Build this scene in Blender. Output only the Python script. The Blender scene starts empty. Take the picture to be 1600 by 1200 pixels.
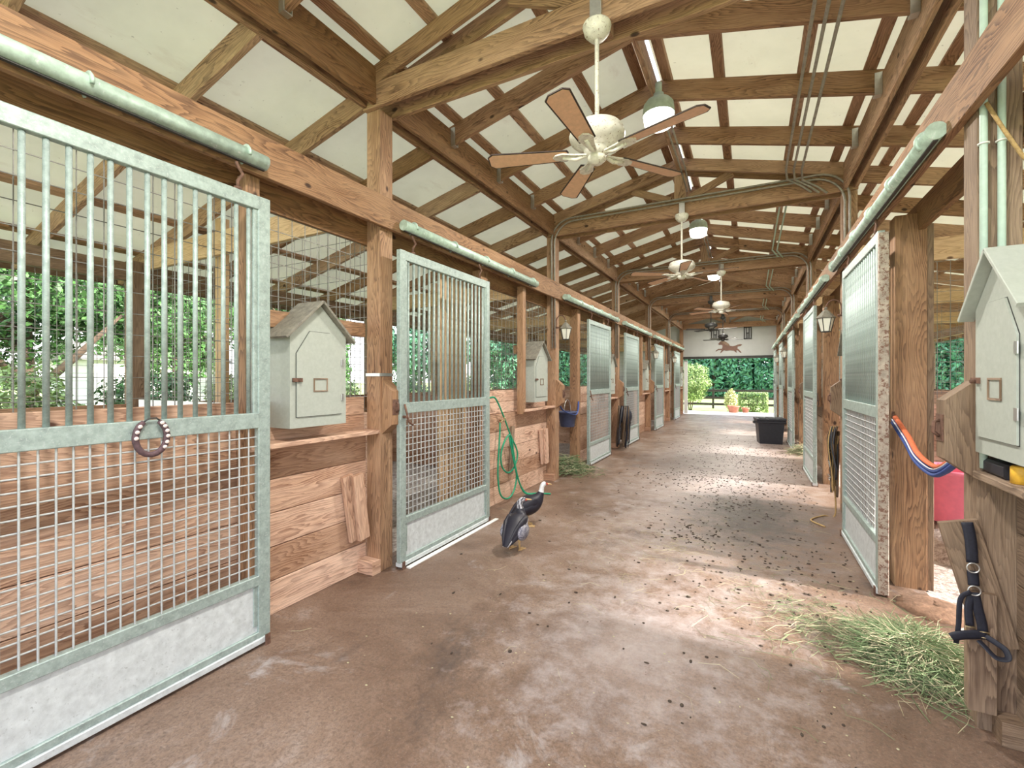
import bpy, math, random
import numpy as np
from mathutils import Vector, Matrix
random.seed(7)
PI = math.pi
S = bpy.context.scene
C = S.collection

# ------------------------------------------------------------------ camera, world, sun, exposure
HC, F = 1.5, 711.0
YAW = math.atan(372 / F)
cd = bpy.data.cameras.new('camera')
cam = bpy.data.objects.new('camera', cd)
C.objects.link(cam)
cam.location = (0, 0, HC)
cam.rotation_euler = (PI / 2, 0, YAW)
cd.sensor_width = 36
cd.lens = 36 * F / 1600
cd.shift_y = (592 - 600) / 1600
cd.clip_end = 400
S.camera = cam
S.view_settings.view_transform = 'Standard'
S.view_settings.look = 'None'
S.view_settings.gamma = 1
S.view_settings.use_curve_mapping = False
S.view_settings.exposure = 0.62

w = bpy.data.worlds.new('sky')
S.world = w
w.use_nodes = True
wn = w.node_tree
bg = wn.nodes['Background']
bg.inputs['Strength'].default_value = 2.3
tc = wn.nodes.new('ShaderNodeTexCoord')
sep = wn.nodes.new('ShaderNodeSeparateXYZ')
wn.links.new(tc.outputs['Generated'], sep.inputs[0])
cr = wn.nodes.new('ShaderNodeValToRGB')
cr.color_ramp.elements[0].position = 0.0
cr.color_ramp.elements[0].color = (0.95, 0.96, 0.97, 1)
cr.color_ramp.elements[1].position = 0.9
cr.color_ramp.elements[1].color = (0.62, 0.76, 1.0, 1)
wn.links.new(sep.outputs['Z'], cr.inputs[0])
wn.links.new(cr.outputs[0], bg.inputs['Color'])

sl = bpy.data.lights.new('sun', 'SUN')
sl.energy = 11.0
sl.angle = math.radians(3)
sl.color = (1, 0.93, 0.84)
so = bpy.data.objects.new('sun', sl)
C.objects.link(so)
so.rotation_euler = (0, math.radians(90 - 24), 0)      # shines towards -X, low, from the right

S.cycles.max_bounces = 7
S.cycles.diffuse_bounces = 5
S.cycles.glossy_bounces = 3
S.cycles.transparent_max_bounces = 6
S.cycles.sample_clamp_indirect = 6
try:
    S.cycles.use_denoising = True
except Exception:
    pass

# ------------------------------------------------------------------ materials
MAT = {}


def newmat(name):
    m = bpy.data.materials.new(name)
    m.use_nodes = True
    nt = m.node_tree
    b = nt.nodes['Principled BSDF']
    MAT[name] = m
    return m, nt, b


def N(nt, t, **kw):
    n = nt.nodes.new(t)
    for k, v in kw.items():
        setattr(n, k, v)
    return n


def ramp(nt, fac, stops):
    r = N(nt, 'ShaderNodeValToRGB')
    e = r.color_ramp.elements
    while len(e) < len(stops):
        e.new(0.5)
    for i, (p, c) in enumerate(stops):
        e[i].position = p
        e[i].color = (c[0], c[1], c[2], 1) if len(c) == 3 else c
    nt.links.new(fac, r.inputs[0])
    return r.outputs[0]


def math_(nt, op, a, b=None, c=None):
    n = N(nt, 'ShaderNodeMath', operation=op)
    for i, v in enumerate((a, b, c)):
        if v is None:
            continue
        if isinstance(v, (int, float)):
            n.inputs[i].default_value = v
        else:
            nt.links.new(v, n.inputs[i])
    return n.outputs[0]


def mix(nt, fac, a, b, mode='MIX'):
    n = N(nt, 'ShaderNodeMix', data_type='RGBA', blend_type=mode)
    for i, v in ((0, fac), (6, a), (7, b)):
        if isinstance(v, (int, float)):
            n.inputs[i].default_value = v
        elif isinstance(v, tuple):
            n.inputs[i].default_value = (v[0], v[1], v[2], 1)
        else:
            nt.links.new(v, n.inputs[i])
    return n.outputs[2]


def noise(nt, vec, scale, detail=4, rough=0.55, dist=0.0):
    n = N(nt, 'ShaderNodeTexNoise')
    n.inputs['Scale'].default_value = scale
    n.inputs['Detail'].default_value = detail
    n.inputs['Roughness'].default_value = rough
    n.inputs['Distortion'].default_value = dist
    if vec is not None:
        nt.links.new(vec, n.inputs['Vector'])
    return n.outputs['Fac']


def mapping(nt, vec, sc):
    n = N(nt, 'ShaderNodeMapping')
    n.inputs['Scale'].default_value = sc
    nt.links.new(vec, n.inputs['Vector'])
    return n.outputs[0]


def wood(name, base, dark, light, knots=1.0, grain=1.0, bump=0.35):
    m, nt, b = newmat(name)
    uv = N(nt, 'ShaderNodeUVMap', uv_map='UVMap').outputs[0]
    big = noise(nt, mapping(nt, uv, (0.9, 4.0, 1)), 1.0, 2)
    su = N(nt, 'ShaderNodeSeparateXYZ')
    nt.links.new(uv, su.inputs[0])
    # growth rings: bands across the width, bent by slow noise along the length
    ph = math_(nt, 'ADD', math_(nt, 'MULTIPLY', su.outputs[1], 42.0 * grain), math_(nt, 'MULTIPLY', big, 22.0))
    ph2 = math_(nt, 'ADD', ph, math_(nt, 'MULTIPLY', noise(nt, mapping(nt, uv, (3, 40, 1)), 1.0, 3), 2.2))
    saw = math_(nt, 'FRACT', ph2)
    ring = ramp(nt, saw, [(0.0, (1, 1, 1)), (0.35, (0.85, 0.85, 0.85)), (0.8, (0.2, 0.2, 0.2)), (0.93, (0, 0, 0)), (1.0, (0.9, 0.9, 0.9))])
    fine = noise(nt, mapping(nt, uv, (5, 260, 1)), 1.0, 4, 0.65)
    blot = noise(nt, mapping(nt, uv, (1.6, 7, 1)), 1.0, 4, 0.6)
    c = mix(nt, ring, dark, base)
    c = mix(nt, ramp(nt, blot, [(0.35, (0, 0, 0)), (0.7, (0.75, 0.75, 0.75))]), c, light)
    c = mix(nt, ramp(nt, fine, [(0.3, (0.55, 0.55, 0.55)), (0.55, (0, 0, 0))]), c, dark)
    # knots
    vor = N(nt, 'ShaderNodeTexVoronoi')
    vor.inputs['Scale'].default_value = 4.2
    wuv = N(nt, 'ShaderNodeVectorMath', operation='ADD')
    nt.links.new(mapping(nt, uv, (0.75, 1.25, 1)), wuv.inputs[0])
    wuv.inputs[1].default_value = (0.3, 0.1, 0)
    nt.links.new(wuv.outputs[0], vor.inputs['Vector'])
    sel = math_(nt, 'GREATER_THAN', N(nt, 'ShaderNodeSeparateColor').outputs[0], 1.0 - 0.42 * knots)
    sc_ = sel.node.inputs[0].links[0].from_node
    nt.links.new(vor.outputs['Color'], sc_.inputs[0])
    kn = ramp(nt, vor.outputs['Distance'], [(0.0, (1, 1, 1)), (0.07, (0.9, 0.9, 0.9)), (0.11, (0, 0, 0))])
    kf = math_(nt, 'MULTIPLY', kn, sel)
    c = mix(nt, kf, c, (dark[0] * 0.35, dark[1] * 0.3, dark[2] * 0.3))
    at = N(nt, 'ShaderNodeAttribute', attribute_name='tone')
    hs = N(nt, 'ShaderNodeHueSaturation')
    nt.links.new(c, hs.inputs['Color'])
    nt.links.new(math_(nt, 'MULTIPLY_ADD', at.outputs['Fac'], 0.65, 0.68), hs.inputs['Value'])
    nt.links.new(math_(nt, 'MULTIPLY_ADD', at.outputs['Fac'], -0.3, 1.15), hs.inputs['Saturation'])
    nt.links.new(hs.outputs[0], b.inputs['Base Color'])
    b.inputs['Roughness'].default_value = 0.72
    bp = N(nt, 'ShaderNodeBump')
    bp.inputs['Strength'].default_value = bump
    bp.inputs['Distance'].default_value = 0.004
    nt.links.new(math_(nt, 'ADD', fine, math_(nt, 'MULTIPLY', ring, 0.5)), bp.inputs['Height'])
    nt.links.new(bp.outputs[0], b.inputs['Normal'])
    return m


wood('timber', (0.40, 0.222, 0.122), (0.10, 0.045, 0.024), (0.53, 0.335, 0.205))
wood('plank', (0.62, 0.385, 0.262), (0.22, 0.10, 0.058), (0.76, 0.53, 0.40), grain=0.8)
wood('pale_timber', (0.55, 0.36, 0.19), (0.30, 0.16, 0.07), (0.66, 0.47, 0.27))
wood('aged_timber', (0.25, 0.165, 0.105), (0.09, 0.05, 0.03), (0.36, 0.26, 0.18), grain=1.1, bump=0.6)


def plain(name, col, rough=0.5, metal=0.0, var=0.25, scale=12, spots=None, bump=0.0, emit=None, spec=None, tr=None):
    m, nt, b = newmat(name)
    tcn = N(nt, 'ShaderNodeTexCoord').outputs['Object']
    n1 = noise(nt, tcn, scale, 6, 0.65)
    lo = tuple(x * (1 - var) for x in col)
    hi = tuple(min(1, x * (1 + var)) for x in col)
    c = ramp(nt, n1, [(0.3, lo), (0.7, hi)])
    if spots:
        n2 = noise(nt, tcn, spots[1], 5, 0.7)
        c = mix(nt, ramp(nt, n2, [(spots[2], (0, 0, 0)), (spots[2] + 0.08, (1, 1, 1))]), c, spots[0])
    nt.links.new(c, b.inputs['Base Color'])
    b.inputs['Roughness'].default_value = rough
    b.inputs['Metallic'].default_value = metal
    if bump:
        bp = N(nt, 'ShaderNodeBump')
        bp.inputs['Strength'].default_value = bump
        bp.inputs['Distance'].default_value = 0.01
        nt.links.new(n1, bp.inputs['Height'])
        nt.links.new(bp.outputs[0], b.inputs['Normal'])
    if emit:
        b.inputs['Emission Color'].default_value = (*emit[0], 1)
        b.inputs['Emission Strength'].default_value = emit[1]
    return m


plain('galvanised', (0.33, 0.405, 0.385), 0.5, 0.25, 0.25, 30, ((0.44, 0.50, 0.49), 90, 0.56))
plain('galvanised_sheet', (0.60, 0.64, 0.66), 0.5, 0.15, 0.18, 22, ((0.42, 0.45, 0.46), 60, 0.6))
plain('galvanised_pipe', (0.43, 0.56, 0.49), 0.45, 0.2, 0.28, 18, ((0.66, 0.72, 0.70), 25, 0.6))
plain('wire', (0.22, 0.215, 0.20), 0.45, 0.3, 0.2, 40)
plain('gate_wire', (0.46, 0.475, 0.48), 0.5, 0.1, 0.15, 40)
plain('rusty_guard', (0.42, 0.36, 0.30), 0.8, 0.05, 0.3, 20, ((0.20, 0.11, 0.08), 45, 0.50))
plain('rusty_iron', (0.16, 0.085, 0.06), 0.8, 0.2, 0.5, 30)
plain('painted_box', (0.40, 0.43, 0.39), 0.55, 0.0, 0.07, 40, ((0.34, 0.36, 0.31), 120, 0.66))
plain('box_roof', (0.22, 0.205, 0.17), 0.85, 0.0, 0.3, 25, ((0.12, 0.11, 0.10), 40, 0.6))
plain('black_trim', (0.03, 0.03, 0.028), 0.6)
plain('fan_white', (0.72, 0.70, 0.62), 0.5, 0.0, 0.15, 30, ((0.23, 0.13, 0.07), 70, 0.58))
plain('fan_blade', (0.72, 0.45, 0.29), 0.6, 0.0, 0.12, 30, ((0.33, 0.16, 0.09), 55, 0.66))
plain('blade_edge', (0.04, 0.025, 0.02), 0.7)
plain('dark_metal', (0.05, 0.05, 0.05), 0.5, 0.3)
plain('lamp_housing', (0.42, 0.50, 0.44), 0.5, 0.1, 0.15, 25)
plain('lamp_glass', (0.9, 0.9, 0.85), 0.4, 0, 0.03, 10, emit=((1.0, 0.96, 0.88), 3.2))
plain('lantern_glass', (0.80, 0.80, 0.72), 0.25, 0, 0.08, 10)
plain('conduit', (0.34, 0.31, 0.28), 0.45, 0.3, 0.25, 25)
plain('pale_conduit', (0.47, 0.60, 0.53), 0.5, 0.0, 0.1, 25)
plain('black_plastic', (0.022, 0.024, 0.034), 0.45, 0, 0.2, 20)
plain('green_rubber', (0.015, 0.30, 0.16), 0.35, 0, 0.2, 20)
plain('pink_plastic', (0.93, 0.24, 0.36), 0.4, 0, 0.08, 20)
plain('blue_plastic', (0.06, 0.075, 0.16), 0.4, 0, 0.2, 20)
plain('blue_web', (0.035, 0.07, 0.26), 0.7, 0, 0.2, 60)
plain('orange_web', (0.62, 0.15, 0.06), 0.7, 0, 0.2, 60)
plain('white_web', (0.75, 0.75, 0.78), 0.7, 0, 0.1, 60)
plain('navy_nylon', (0.013, 0.014, 0.026), 0.65, 0, 0.35, 80)
plain('leather', (0.10, 0.065, 0.04), 0.6, 0, 0.4, 40)
plain('brass', (0.62, 0.50, 0.30), 0.3, 0.8, 0.1, 30)
plain('steel', (0.6, 0.6, 0.6), 0.3, 0.8, 0.1, 30)
plain('horseshoe_iron', (0.11, 0.065, 0.075), 0.7, 0.2, 0.4, 60)
plain('pebble', (0.78, 0.66, 0.64), 0.5, 0, 0.25, 60)
plain('yellow_plastic', (0.78, 0.45, 0.05), 0.5, 0, 0.2, 30)
plain('terracotta', (0.50, 0.20, 0.13), 0.8, 0, 0.2, 10)
plain('end_wall', (0.47, 0.49, 0.48), 0.8, 0, 0.05, 3)
plain('horse_brown', (0.15, 0.075, 0.05), 0.6, 0, 0.3, 6)
plain('bark', (0.13, 0.09, 0.065), 0.95, 0, 0.4, 8, bump=0.6)
plain('fence_wood', (0.05, 0.038, 0.032), 0.85, 0, 0.3, 8)
plain('white_panel', (0.82, 0.82, 0.80), 0.5, 0, 0.05, 10)
plain('dirt', (0.20, 0.115, 0.075), 0.95, 0, 0.4, 30, bump=0.6)
plain('house_wall', (0.75, 0.75, 0.73), 0.8, 0, 0.05, 5)
plain('hay_green', (0.15, 0.215, 0.10), 0.8, 0, 0.35, 14)
plain('hay_pale', (0.42, 0.38, 0.25), 0.8, 0, 0.25, 14)
plain('duck_black', (0.018, 0.017, 0.025), 0.5, 0, 0.4, 60)
plain('duck_white', (0.75, 0.74, 0.74), 0.7, 0, 0.12, 60)
plain('duck_face', (0.50, 0.07, 0.05), 0.6, 0, 0.2, 60)
plain('duck_foot', (0.62, 0.42, 0.20), 0.6, 0, 0.2, 60)
plain('dropping', (0.05, 0.035, 0.025), 0.95, 0, 0.4, 60)
plain('rope_tan', (0.42, 0.28, 0.12), 0.8, 0, 0.3, 80)
for nm, col in (('leaf_tree', (0.06, 0.15, 0.04)), ('leaf_bright', (0.24, 0.34, 0.11)), ('leaf_hedge', (0.07, 0.21, 0.12)), ('leaf_yellow', (0.62, 0.60, 0.28))):
    m, nt, b = newmat(nm)
    at = N(nt, 'ShaderNodeAttribute', attribute_name='tone')
    c = ramp(nt, at.outputs['Fac'], [(0, tuple(x * 0.4 for x in col)), (0.5, col), (1, tuple(min(1, x * 2.0) for x in col))])
    nt.links.new(c, b.inputs['Base Color'])
    b.inputs['Roughness'].default_value = 0.5


def duck_mat():
    # glossy black back, barred grey-white flank: feather colouring by body region
    m, nt, b = newmat('duck_feather')
    tcn = N(nt, 'ShaderNodeTexCoord').outputs['Object']
    at = N(nt, 'ShaderNodeAttribute', attribute_name='tone')
    bar = noise(nt, mapping(nt, tcn, (20, 90, 90)), 1.0, 3)
    k = math_(nt, 'ADD', at.outputs['Fac'], math_(nt, 'MULTIPLY_ADD', bar, 0.5, -0.25))
    c = ramp(nt, k, [(0.3, (0.015, 0.014, 0.025)), (0.45, (0.10, 0.10, 0.15)), (0.6, (0.42, 0.41, 0.45)), (0.8, (0.8, 0.8, 0.8))])
    nt.links.new(c, b.inputs['Base Color'])
    b.inputs['Roughness'].default_value = 0.5


duck_mat()


def roof_mat():
    m, nt, b = newmat('roof_panel')
    tcn = N(nt, 'ShaderNodeTexCoord').outputs['Object']
    a = noise(nt, tcn, 1.3, 5, 0.6)
    c = ramp(nt, a, [(0.3, (0.70, 0.71, 0.60)), (0.6, (0.86, 0.865, 0.77)), (0.8, (0.78, 0.75, 0.66))])
    sp = noise(nt, tcn, 26, 4, 0.6)
    c = mix(nt, ramp(nt, sp, [(0.68, (0, 0, 0)), (0.74, (0.8, 0.8, 0.8))]), c, (0.18, 0.15, 0.11))
    st = noise(nt, mapping(nt, tcn, (2.5, 0.9, 1)), 1.2, 5, 0.7)
    c = mix(nt, ramp(nt, st, [(0.62, (0, 0, 0)), (0.8, (0.55, 0.55, 0.55))]), c, (0.45, 0.33, 0.22))
    nt.links.new(c, b.inputs['Base Color'])
    b.inputs['Roughness'].default_value = 0.6
    # foam insulation board: translucency added so daylight fills the barn
    tl = N(nt, 'ShaderNodeBsdfTranslucent')
    tl.inputs[0].default_value = (0.85, 0.83, 0.72, 1)
    ms = N(nt, 'ShaderNodeMixShader')
    ms.inputs[0].default_value = 0.30
    nt.links.new(b.outputs[0], ms.inputs[1])
    nt.links.new(tl.outputs[0], ms.inputs[2])
    nt.links.new(ms.outputs[0], nt.nodes['Material Output'].inputs[0])


roof_mat()


def floor_mat():
    m, nt, b = newmat('concrete')
    tcn = N(nt, 'ShaderNodeTexCoord').outputs['Object']
    a = noise(nt, tcn, 0.8, 10, 0.72, 0.5)
    c = ramp(nt, a, [(0.32, (0.10, 0.055, 0.033)), (0.45, (0.19, 0.115, 0.078)), (0.57, (0.275, 0.185, 0.138)), (0.70, (0.42, 0.35, 0.32))])
    f = noise(nt, tcn, 60, 8, 0.8, 0.6)
    c = mix(nt, ramp(nt, f, [(0.36, (0.7, 0.7, 0.7)), (0.56, (0, 0, 0))]), c, (0.06, 0.035, 0.025))
    c = mix(nt, ramp(nt, noise(nt, tcn, 110, 5, 0.8), [(0.58, (0, 0, 0)), (0.68, (0.7, 0.7, 0.7))]), c, (0.46, 0.39, 0.36))
    pat = noise(nt, tcn, 2.1, 7, 0.72, 0.6)
    c = mix(nt, ramp(nt, pat, [(0.58, (0, 0, 0)), (0.70, (0.6, 0.6, 0.6))]), c, (0.50, 0.47, 0.48))
    wet = noise(nt, mapping(nt, tcn, (1.0, 0.5, 1)), 1.6, 7, 0.75, 0.3)
    c = mix(nt, ramp(nt, wet, [(0.56, (0, 0, 0)), (0.68, (0.75, 0.75, 0.75))]), c, (0.055, 0.036, 0.030))
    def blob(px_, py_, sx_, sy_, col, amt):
        # worn, muddy or painted-sheen patch on the slab, ragged by noise
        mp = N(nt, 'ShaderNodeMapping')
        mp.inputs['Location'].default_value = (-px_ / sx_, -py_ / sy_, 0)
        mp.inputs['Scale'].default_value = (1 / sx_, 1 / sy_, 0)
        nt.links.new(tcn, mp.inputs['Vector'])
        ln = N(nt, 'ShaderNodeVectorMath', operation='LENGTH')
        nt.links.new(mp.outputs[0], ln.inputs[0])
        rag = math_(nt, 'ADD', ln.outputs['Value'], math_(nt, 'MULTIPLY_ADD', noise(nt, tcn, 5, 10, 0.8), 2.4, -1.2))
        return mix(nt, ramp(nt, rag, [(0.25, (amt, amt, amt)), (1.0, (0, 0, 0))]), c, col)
    c = blob(-0.5, 9.5, 1.5, 8.0, (0.52, 0.47, 0.48), 0.6)  # pale reflected sheen along the aisle, painted into the slab colour
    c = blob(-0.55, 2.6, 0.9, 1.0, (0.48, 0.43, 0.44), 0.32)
    c = blob(0.0, 5.6, 0.9, 1.7, (0.04, 0.028, 0.025), 0.95)
    c = blob(-1.0, 8.6, 1.0, 1.6, (0.07, 0.05, 0.042), 0.6)
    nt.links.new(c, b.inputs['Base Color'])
    r = ramp(nt, noise(nt, tcn, 3.0, 5, 0.65), [(0.3, (0.26, 0.26, 0.26)), (0.7, (0.52, 0.52, 0.52))])
    nt.links.new(r, b.inputs['Roughness'])
    bp = N(nt, 'ShaderNodeBump')
    bp.inputs['Strength'].default_value = 0.6
    bp.inputs['Distance'].default_value = 0.012
    nt.links.new(math_(nt, 'ADD', f, math_(nt, 'MULTIPLY', noise(nt, tcn, 9, 5, 0.6), 1.5)), bp.inputs['Height'])
    nt.links.new(bp.outputs[0], b.inputs['Normal'])


floor_mat()


def ground_mat(name, c0, c1, c2, sc):
    m, nt, b = newmat(name)
    tcn = N(nt, 'ShaderNodeTexCoord').outputs['Object']
    a = noise(nt, tcn, sc, 7, 0.7)
    g = noise(nt, tcn, sc * 9, 5, 0.75)
    c = ramp(nt, math_(nt, 'ADD', math_(nt, 'MULTIPLY', a, 0.4), math_(nt, 'MULTIPLY', g, 0.6)), [(0.36, c0), (0.5, c1), (0.64, c2)])
    nt.links.new(c, b.inputs['Base Color'])
    b.inputs['Roughness'].default_value = 0.95
    bp = N(nt, 'ShaderNodeBump')
    bp.inputs['Strength'].default_value = 0.8
    bp.inputs['Distance'].default_value = 0.03
    nt.links.new(g, bp.inputs['Height'])
    nt.links.new(bp.outputs[0], b.inputs['Normal'])


ground_mat('stall_bedding', (0.15, 0.105, 0.085), (0.46, 0.40, 0.38), (0.74, 0.69, 0.66), 3.0)
ground_mat('lawn', (0.20, 0.27, 0.07), (0.36, 0.44, 0.15), (0.52, 0.55, 0.27), 1.2)
ground_mat('gravel', (0.42, 0.38, 0.34), (0.62, 0.58, 0.54), (0.78, 0.75, 0.70), 3.0)


# ------------------------------------------------------------------ mesh builder
class M:
    def __init__(s):
        s.v, s.f, s.uv, s.t, s.mi, s.sm = [], [], [], [], [], []

    def face(s, idx, uv=None, tone=0.5, mi=0, smooth=False):
        s.f.append(idx)
        s.uv.append(uv or [(0, 0)] * len(idx))
        s.t.append(tone)
        s.mi.append(mi)
        s.sm.append(smooth)

    def beam(s, p0, p1, w, h, up=(0, 0, 1), tone=None, mi=0, ch=0.003):
        """lumber: p0->p1 axis, w across, h along up; chamfered edges, grain UVs in metres"""
        p0, p1 = Vector(p0), Vector(p1)
        d = p1 - p0
        L = d.length
        d.normalize()
        u = Vector(up)
        sd = d.cross(u)
        if sd.length < 1e-4:
            sd = d.cross(Vector((0, 1, 0)))
        sd.normalize()
        u = sd.cross(d)
        a, b = w / 2, h / 2
        c = min(ch, a * 0.4, b * 0.4)
        pr = [(-a + c, -b), (a - c, -b), (a, -b + c), (a, b - c), (a - c, b), (-a + c, b), (-a, b - c), (-a, -b + c)]
        if tone is None:
            tone = random.random()
        ou, ov = random.random() * 60, random.random() * 60
        n0 = len(s.v)
        for q in (p0, p1):
            for x, y in pr:
                s.v.append(tuple(q + sd * x + u * y))
        per = 0
        for i in range(8):
            j = (i + 1) % 8
            l = math.hypot(pr[i][0] - pr[j][0], pr[i][1] - pr[j][1])
            s.face((n0 + i, n0 + j, n0 + 8 + j, n0 + 8 + i),
                   [(ou, ov + per), (ou, ov + per + l), (ou + L, ov + per + l), (ou + L, ov + per)], tone, mi)
            per += l
        s.face(tuple(n0 + i for i in reversed(range(8))), [(ou + pr[i][0], ov + pr[i][1]) for i in reversed(range(8))], tone * 0.6, mi)
        s.face(tuple(n0 + 8 + i for i in range(8)), [(ou + pr[i][0], ov + pr[i][1]) for i in range(8)], tone * 0.6, mi)
        return s

    def box(s, a, b, tone=None, mi=0, ch=0.003, axis=None):
        """axis-aligned box between corners, grain along its longest side"""
        a, b = Vector(a), Vector(b)
        d = [abs(b[i] - a[i]) for i in range(3)]
        ax = d.index(max(d)) if axis is None else axis
        c = (a + b) / 2
        p0, p1 = c.copy(), c.copy()
        p0[ax] = min(a[ax], b[ax])
        p1[ax] = max(a[ax], b[ax])
        if ax == 2:
            return s.beam(p0, p1, d[0], d[1], (0, 1, 0), tone, mi, ch)
        if ax == 0:
            return s.beam(p0, p1, d[1], d[2], (0, 0, 1), tone, mi, ch)
        return s.beam(p0, p1, d[0], d[2], (0, 0, 1), tone, mi, ch)

    def tube(s, pts, r, n=8, mi=0, tone=0.5, closed=False, cap=True, flat=1.0, upv=None):
        pts = [Vector(p) for p in pts]
        k = len(pts)
        rr = r if isinstance(r, (list, tuple)) else [r] * k
        n0 = len(s.v)
        prev = None
        for i, p in enumerate(pts):
            if closed:
                t = pts[(i + 1) % k] - pts[i - 1]
            else:
                t = pts[min(i + 1, k - 1)] - pts[max(i - 1, 0)]
            if t.length < 1e-9:
                t = Vector((0, 0, 1))
            t.normalize()
            if prev is None:
                a = Vector(upv) if upv else (Vector((0, 0, 1)) if abs(t.z) < 0.9 else Vector((1, 0, 0)))
            else:
                a = prev
            sd = t.cross(a)
            if sd.length < 1e-6:
                sd = t.cross(Vector((0, 1, 0.3)))
            sd.normalize()
            a = sd.cross(t).normalized()
            prev = a
            for j in range(n):
                an = 2 * PI * (j + 0.5) / n
                s.v.append(tuple(p + sd * (math.cos(an) * rr[i]) + a * (math.sin(an) * rr[i] * flat)))
        m = k if closed else k - 1
        for i in range(m):
            i2 = (i + 1) % k
            for j in range(n):
                j2 = (j + 1) % n
                s.face((n0 + i * n + j, n0 + i2 * n + j, n0 + i2 * n + j2, n0 + i * n + j2), None, tone, mi, n > 4)
        if cap and not closed:
            s.face(tuple(n0 + j for j in range(n)), None, tone, mi)
            s.face(tuple(n0 + (k - 1) * n + j for j in reversed(range(n))), None, tone, mi)
        return s

    def lathe(s, prof, c=(0, 0, 0), n=20, mi=0, smooth=True, tone=0.5):
        n0 = len(s.v)
        for r, z in prof:
            for j in range(n):
                an = 2 * PI * j / n
                s.v.append((c[0] + r * math.cos(an), c[1] + r * math.sin(an), c[2] + z))
        for i in range(len(prof) - 1):
            for j in range(n):
                j2 = (j + 1) % n
                s.face((n0 + i * n + j, n0 + i * n + j2, n0 + (i + 1) * n + j2, n0 + (i + 1) * n + j), None, tone, mi, smooth)
        if prof[0][0] > 1e-5:
            s.face(tuple(n0 + j for j in reversed(range(n))), None, tone, mi)
        if prof[-1][0] > 1e-5:
            s.face(tuple(n0 + (len(prof) - 1) * n + j for j in range(n)), None, tone, mi)
        return s

    def prism(s, poly, o, ex, ey, th, mi=0, tone=None, grain=0):
        """polygon (x,y) in the plane o,ex,ey extruded by th along ex x ey"""
        o, ex, ey = Vector(o), Vector(ex), Vector(ey)
        nz = ex.cross(ey).normalized()
        k = len(poly)
        n0 = len(s.v)
        tone = random.random() if tone is None else tone
        ou = random.random() * 50
        g = (lambda x, y: (ou + y, x)) if grain else (lambda x, y: (ou + x, y))
        for z in (0, th):
            for x, y in poly:
                s.v.append(tuple(o + ex * x + ey * y + nz * z))
        s.face(tuple(n0 + i for i in reversed(range(k))), [g(*poly[i]) for i in reversed(range(k))], tone, mi)
        s.face(tuple(n0 + k + i for i in range(k)), [g(*poly[i]) for i in range(k)], tone, mi)
        for i in range(k):
            j = (i + 1) % k
            a, b = g(*poly[i]), g(*poly[j])
            s.face((n0 + i, n0 + j, n0 + k + j, n0 + k + i), [a, b, (b[0], b[1] + th), (a[0], a[1] + th)], tone * 0.8, mi)
        return s

    def ball(s, c, r, n=10, mi=0, tone=0.5, sc=(1, 1, 1)):
        pr = [(max(1e-6, r * math.sin(PI * i / n)), -r * math.cos(PI * i / n)) for i in range(n + 1)]
        n0 = len(s.v)
        s.lathe(pr, (0, 0, 0), max(8, n), mi, True, tone)
        for i in range(n0, len(s.v)):
            x, y, z = s.v[i]
            s.v[i] = (c[0] + x * sc[0], c[1] + y * sc[1], c[2] + z * sc[2])
        return s

    def build(s, name, mats, parent=None, loc=(0, 0, 0), rot=(0, 0, 0)):
        me = bpy.data.meshes.new(name)
        me.from_pydata(s.v, [], s.f)
        ul = me.uv_layers.new(name='UVMap')
        flat = [c for f in s.uv for p in f for c in p]
        ul.data.foreach_set('uv', flat)
        at = me.attributes.new('tone', 'FLOAT', 'FACE')
        at.data.foreach_set('value', s.t)
        if isinstance(mats, str):
            mats = [mats]
        for m in mats:
            me.materials.append(MAT[m])
        me.polygons.foreach_set('material_index', s.mi)
        me.polygons.foreach_set('use_smooth', s.sm)
        me.update()
        o = bpy.data.objects.new(name, me)
        C.objects.link(o)
        if parent is not None:
            o.parent = parent
        o.location = loc
        o.rotation_euler = rot
        return o


def tag(o, label=None, cat=None, group=None, kind=None):
    if label:
        o['label'] = label
    if cat:
        o['category'] = cat
    if group:
        o['group'] = group
    if kind:
        o['kind'] = kind
    return o


def empty(name, loc, label, cat, group=None, rz=0.0):
    o = bpy.data.objects.new(name, None)
    C.objects.link(o)
    o.empty_display_size = 0.1
    o.location = loc
    o.rotation_euler = (0, 0, rz)
    return tag(o, label, cat, group)


def copy_tree(o, parent=None):
    c = o.copy()
    C.objects.link(c)
    c.parent = parent
    for ch in list(o.children):
        copy_tree(ch, c)
    return c


def struct(o):
    o['kind'] = 'structure'
    return o


def beam(name, mat, p0, p1, w, h, label, cat, group=None, up=(0, 0, 1), tone=None):
    """one piece of lumber as a top-level thing, origin at p0"""
    p0, p1 = Vector(p0), Vector(p1)
    o = M().beam((0, 0, 0), p1 - p0, w, h, up, tone).build(name, mat, None, p0)
    return tag(o, label, cat, group)


ORD = ['first', 'second', 'third', 'fourth', 'fifth', 'sixth', 'seventh', 'eighth', 'ninth', 'tenth']

# ------------------------------------------------------------------ main dimensions (metres)
XL, XR = -2.55, 0.92            # aisle faces of the post rows
XC = -0.815                     # ridge
Y0, BAY, NB = -0.87, 3.6, 6     # frames
FY = [Y0 + BAY * k for k in range(NB + 1)]
XOL, XOR = -6.2, 4.57           # outer walls
YE = FY[-1]


def ztop(x):                    # top of rafters
    return 3.93 + (1.73 - abs(x - XC)) * 0.25


RD = 0.18                       # rafter depth
BN = ['nearest bay', 'second bay', 'third bay', 'fourth bay', 'fifth bay', 'farthest bay']
SIDE = {-1: 'left', 1: 'right'}


def X(side, d):
    """lateral position: d metres outward from the aisle face of that side's posts (negative: into the aisle)"""
    return XL - d if side < 0 else XR + d


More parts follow.
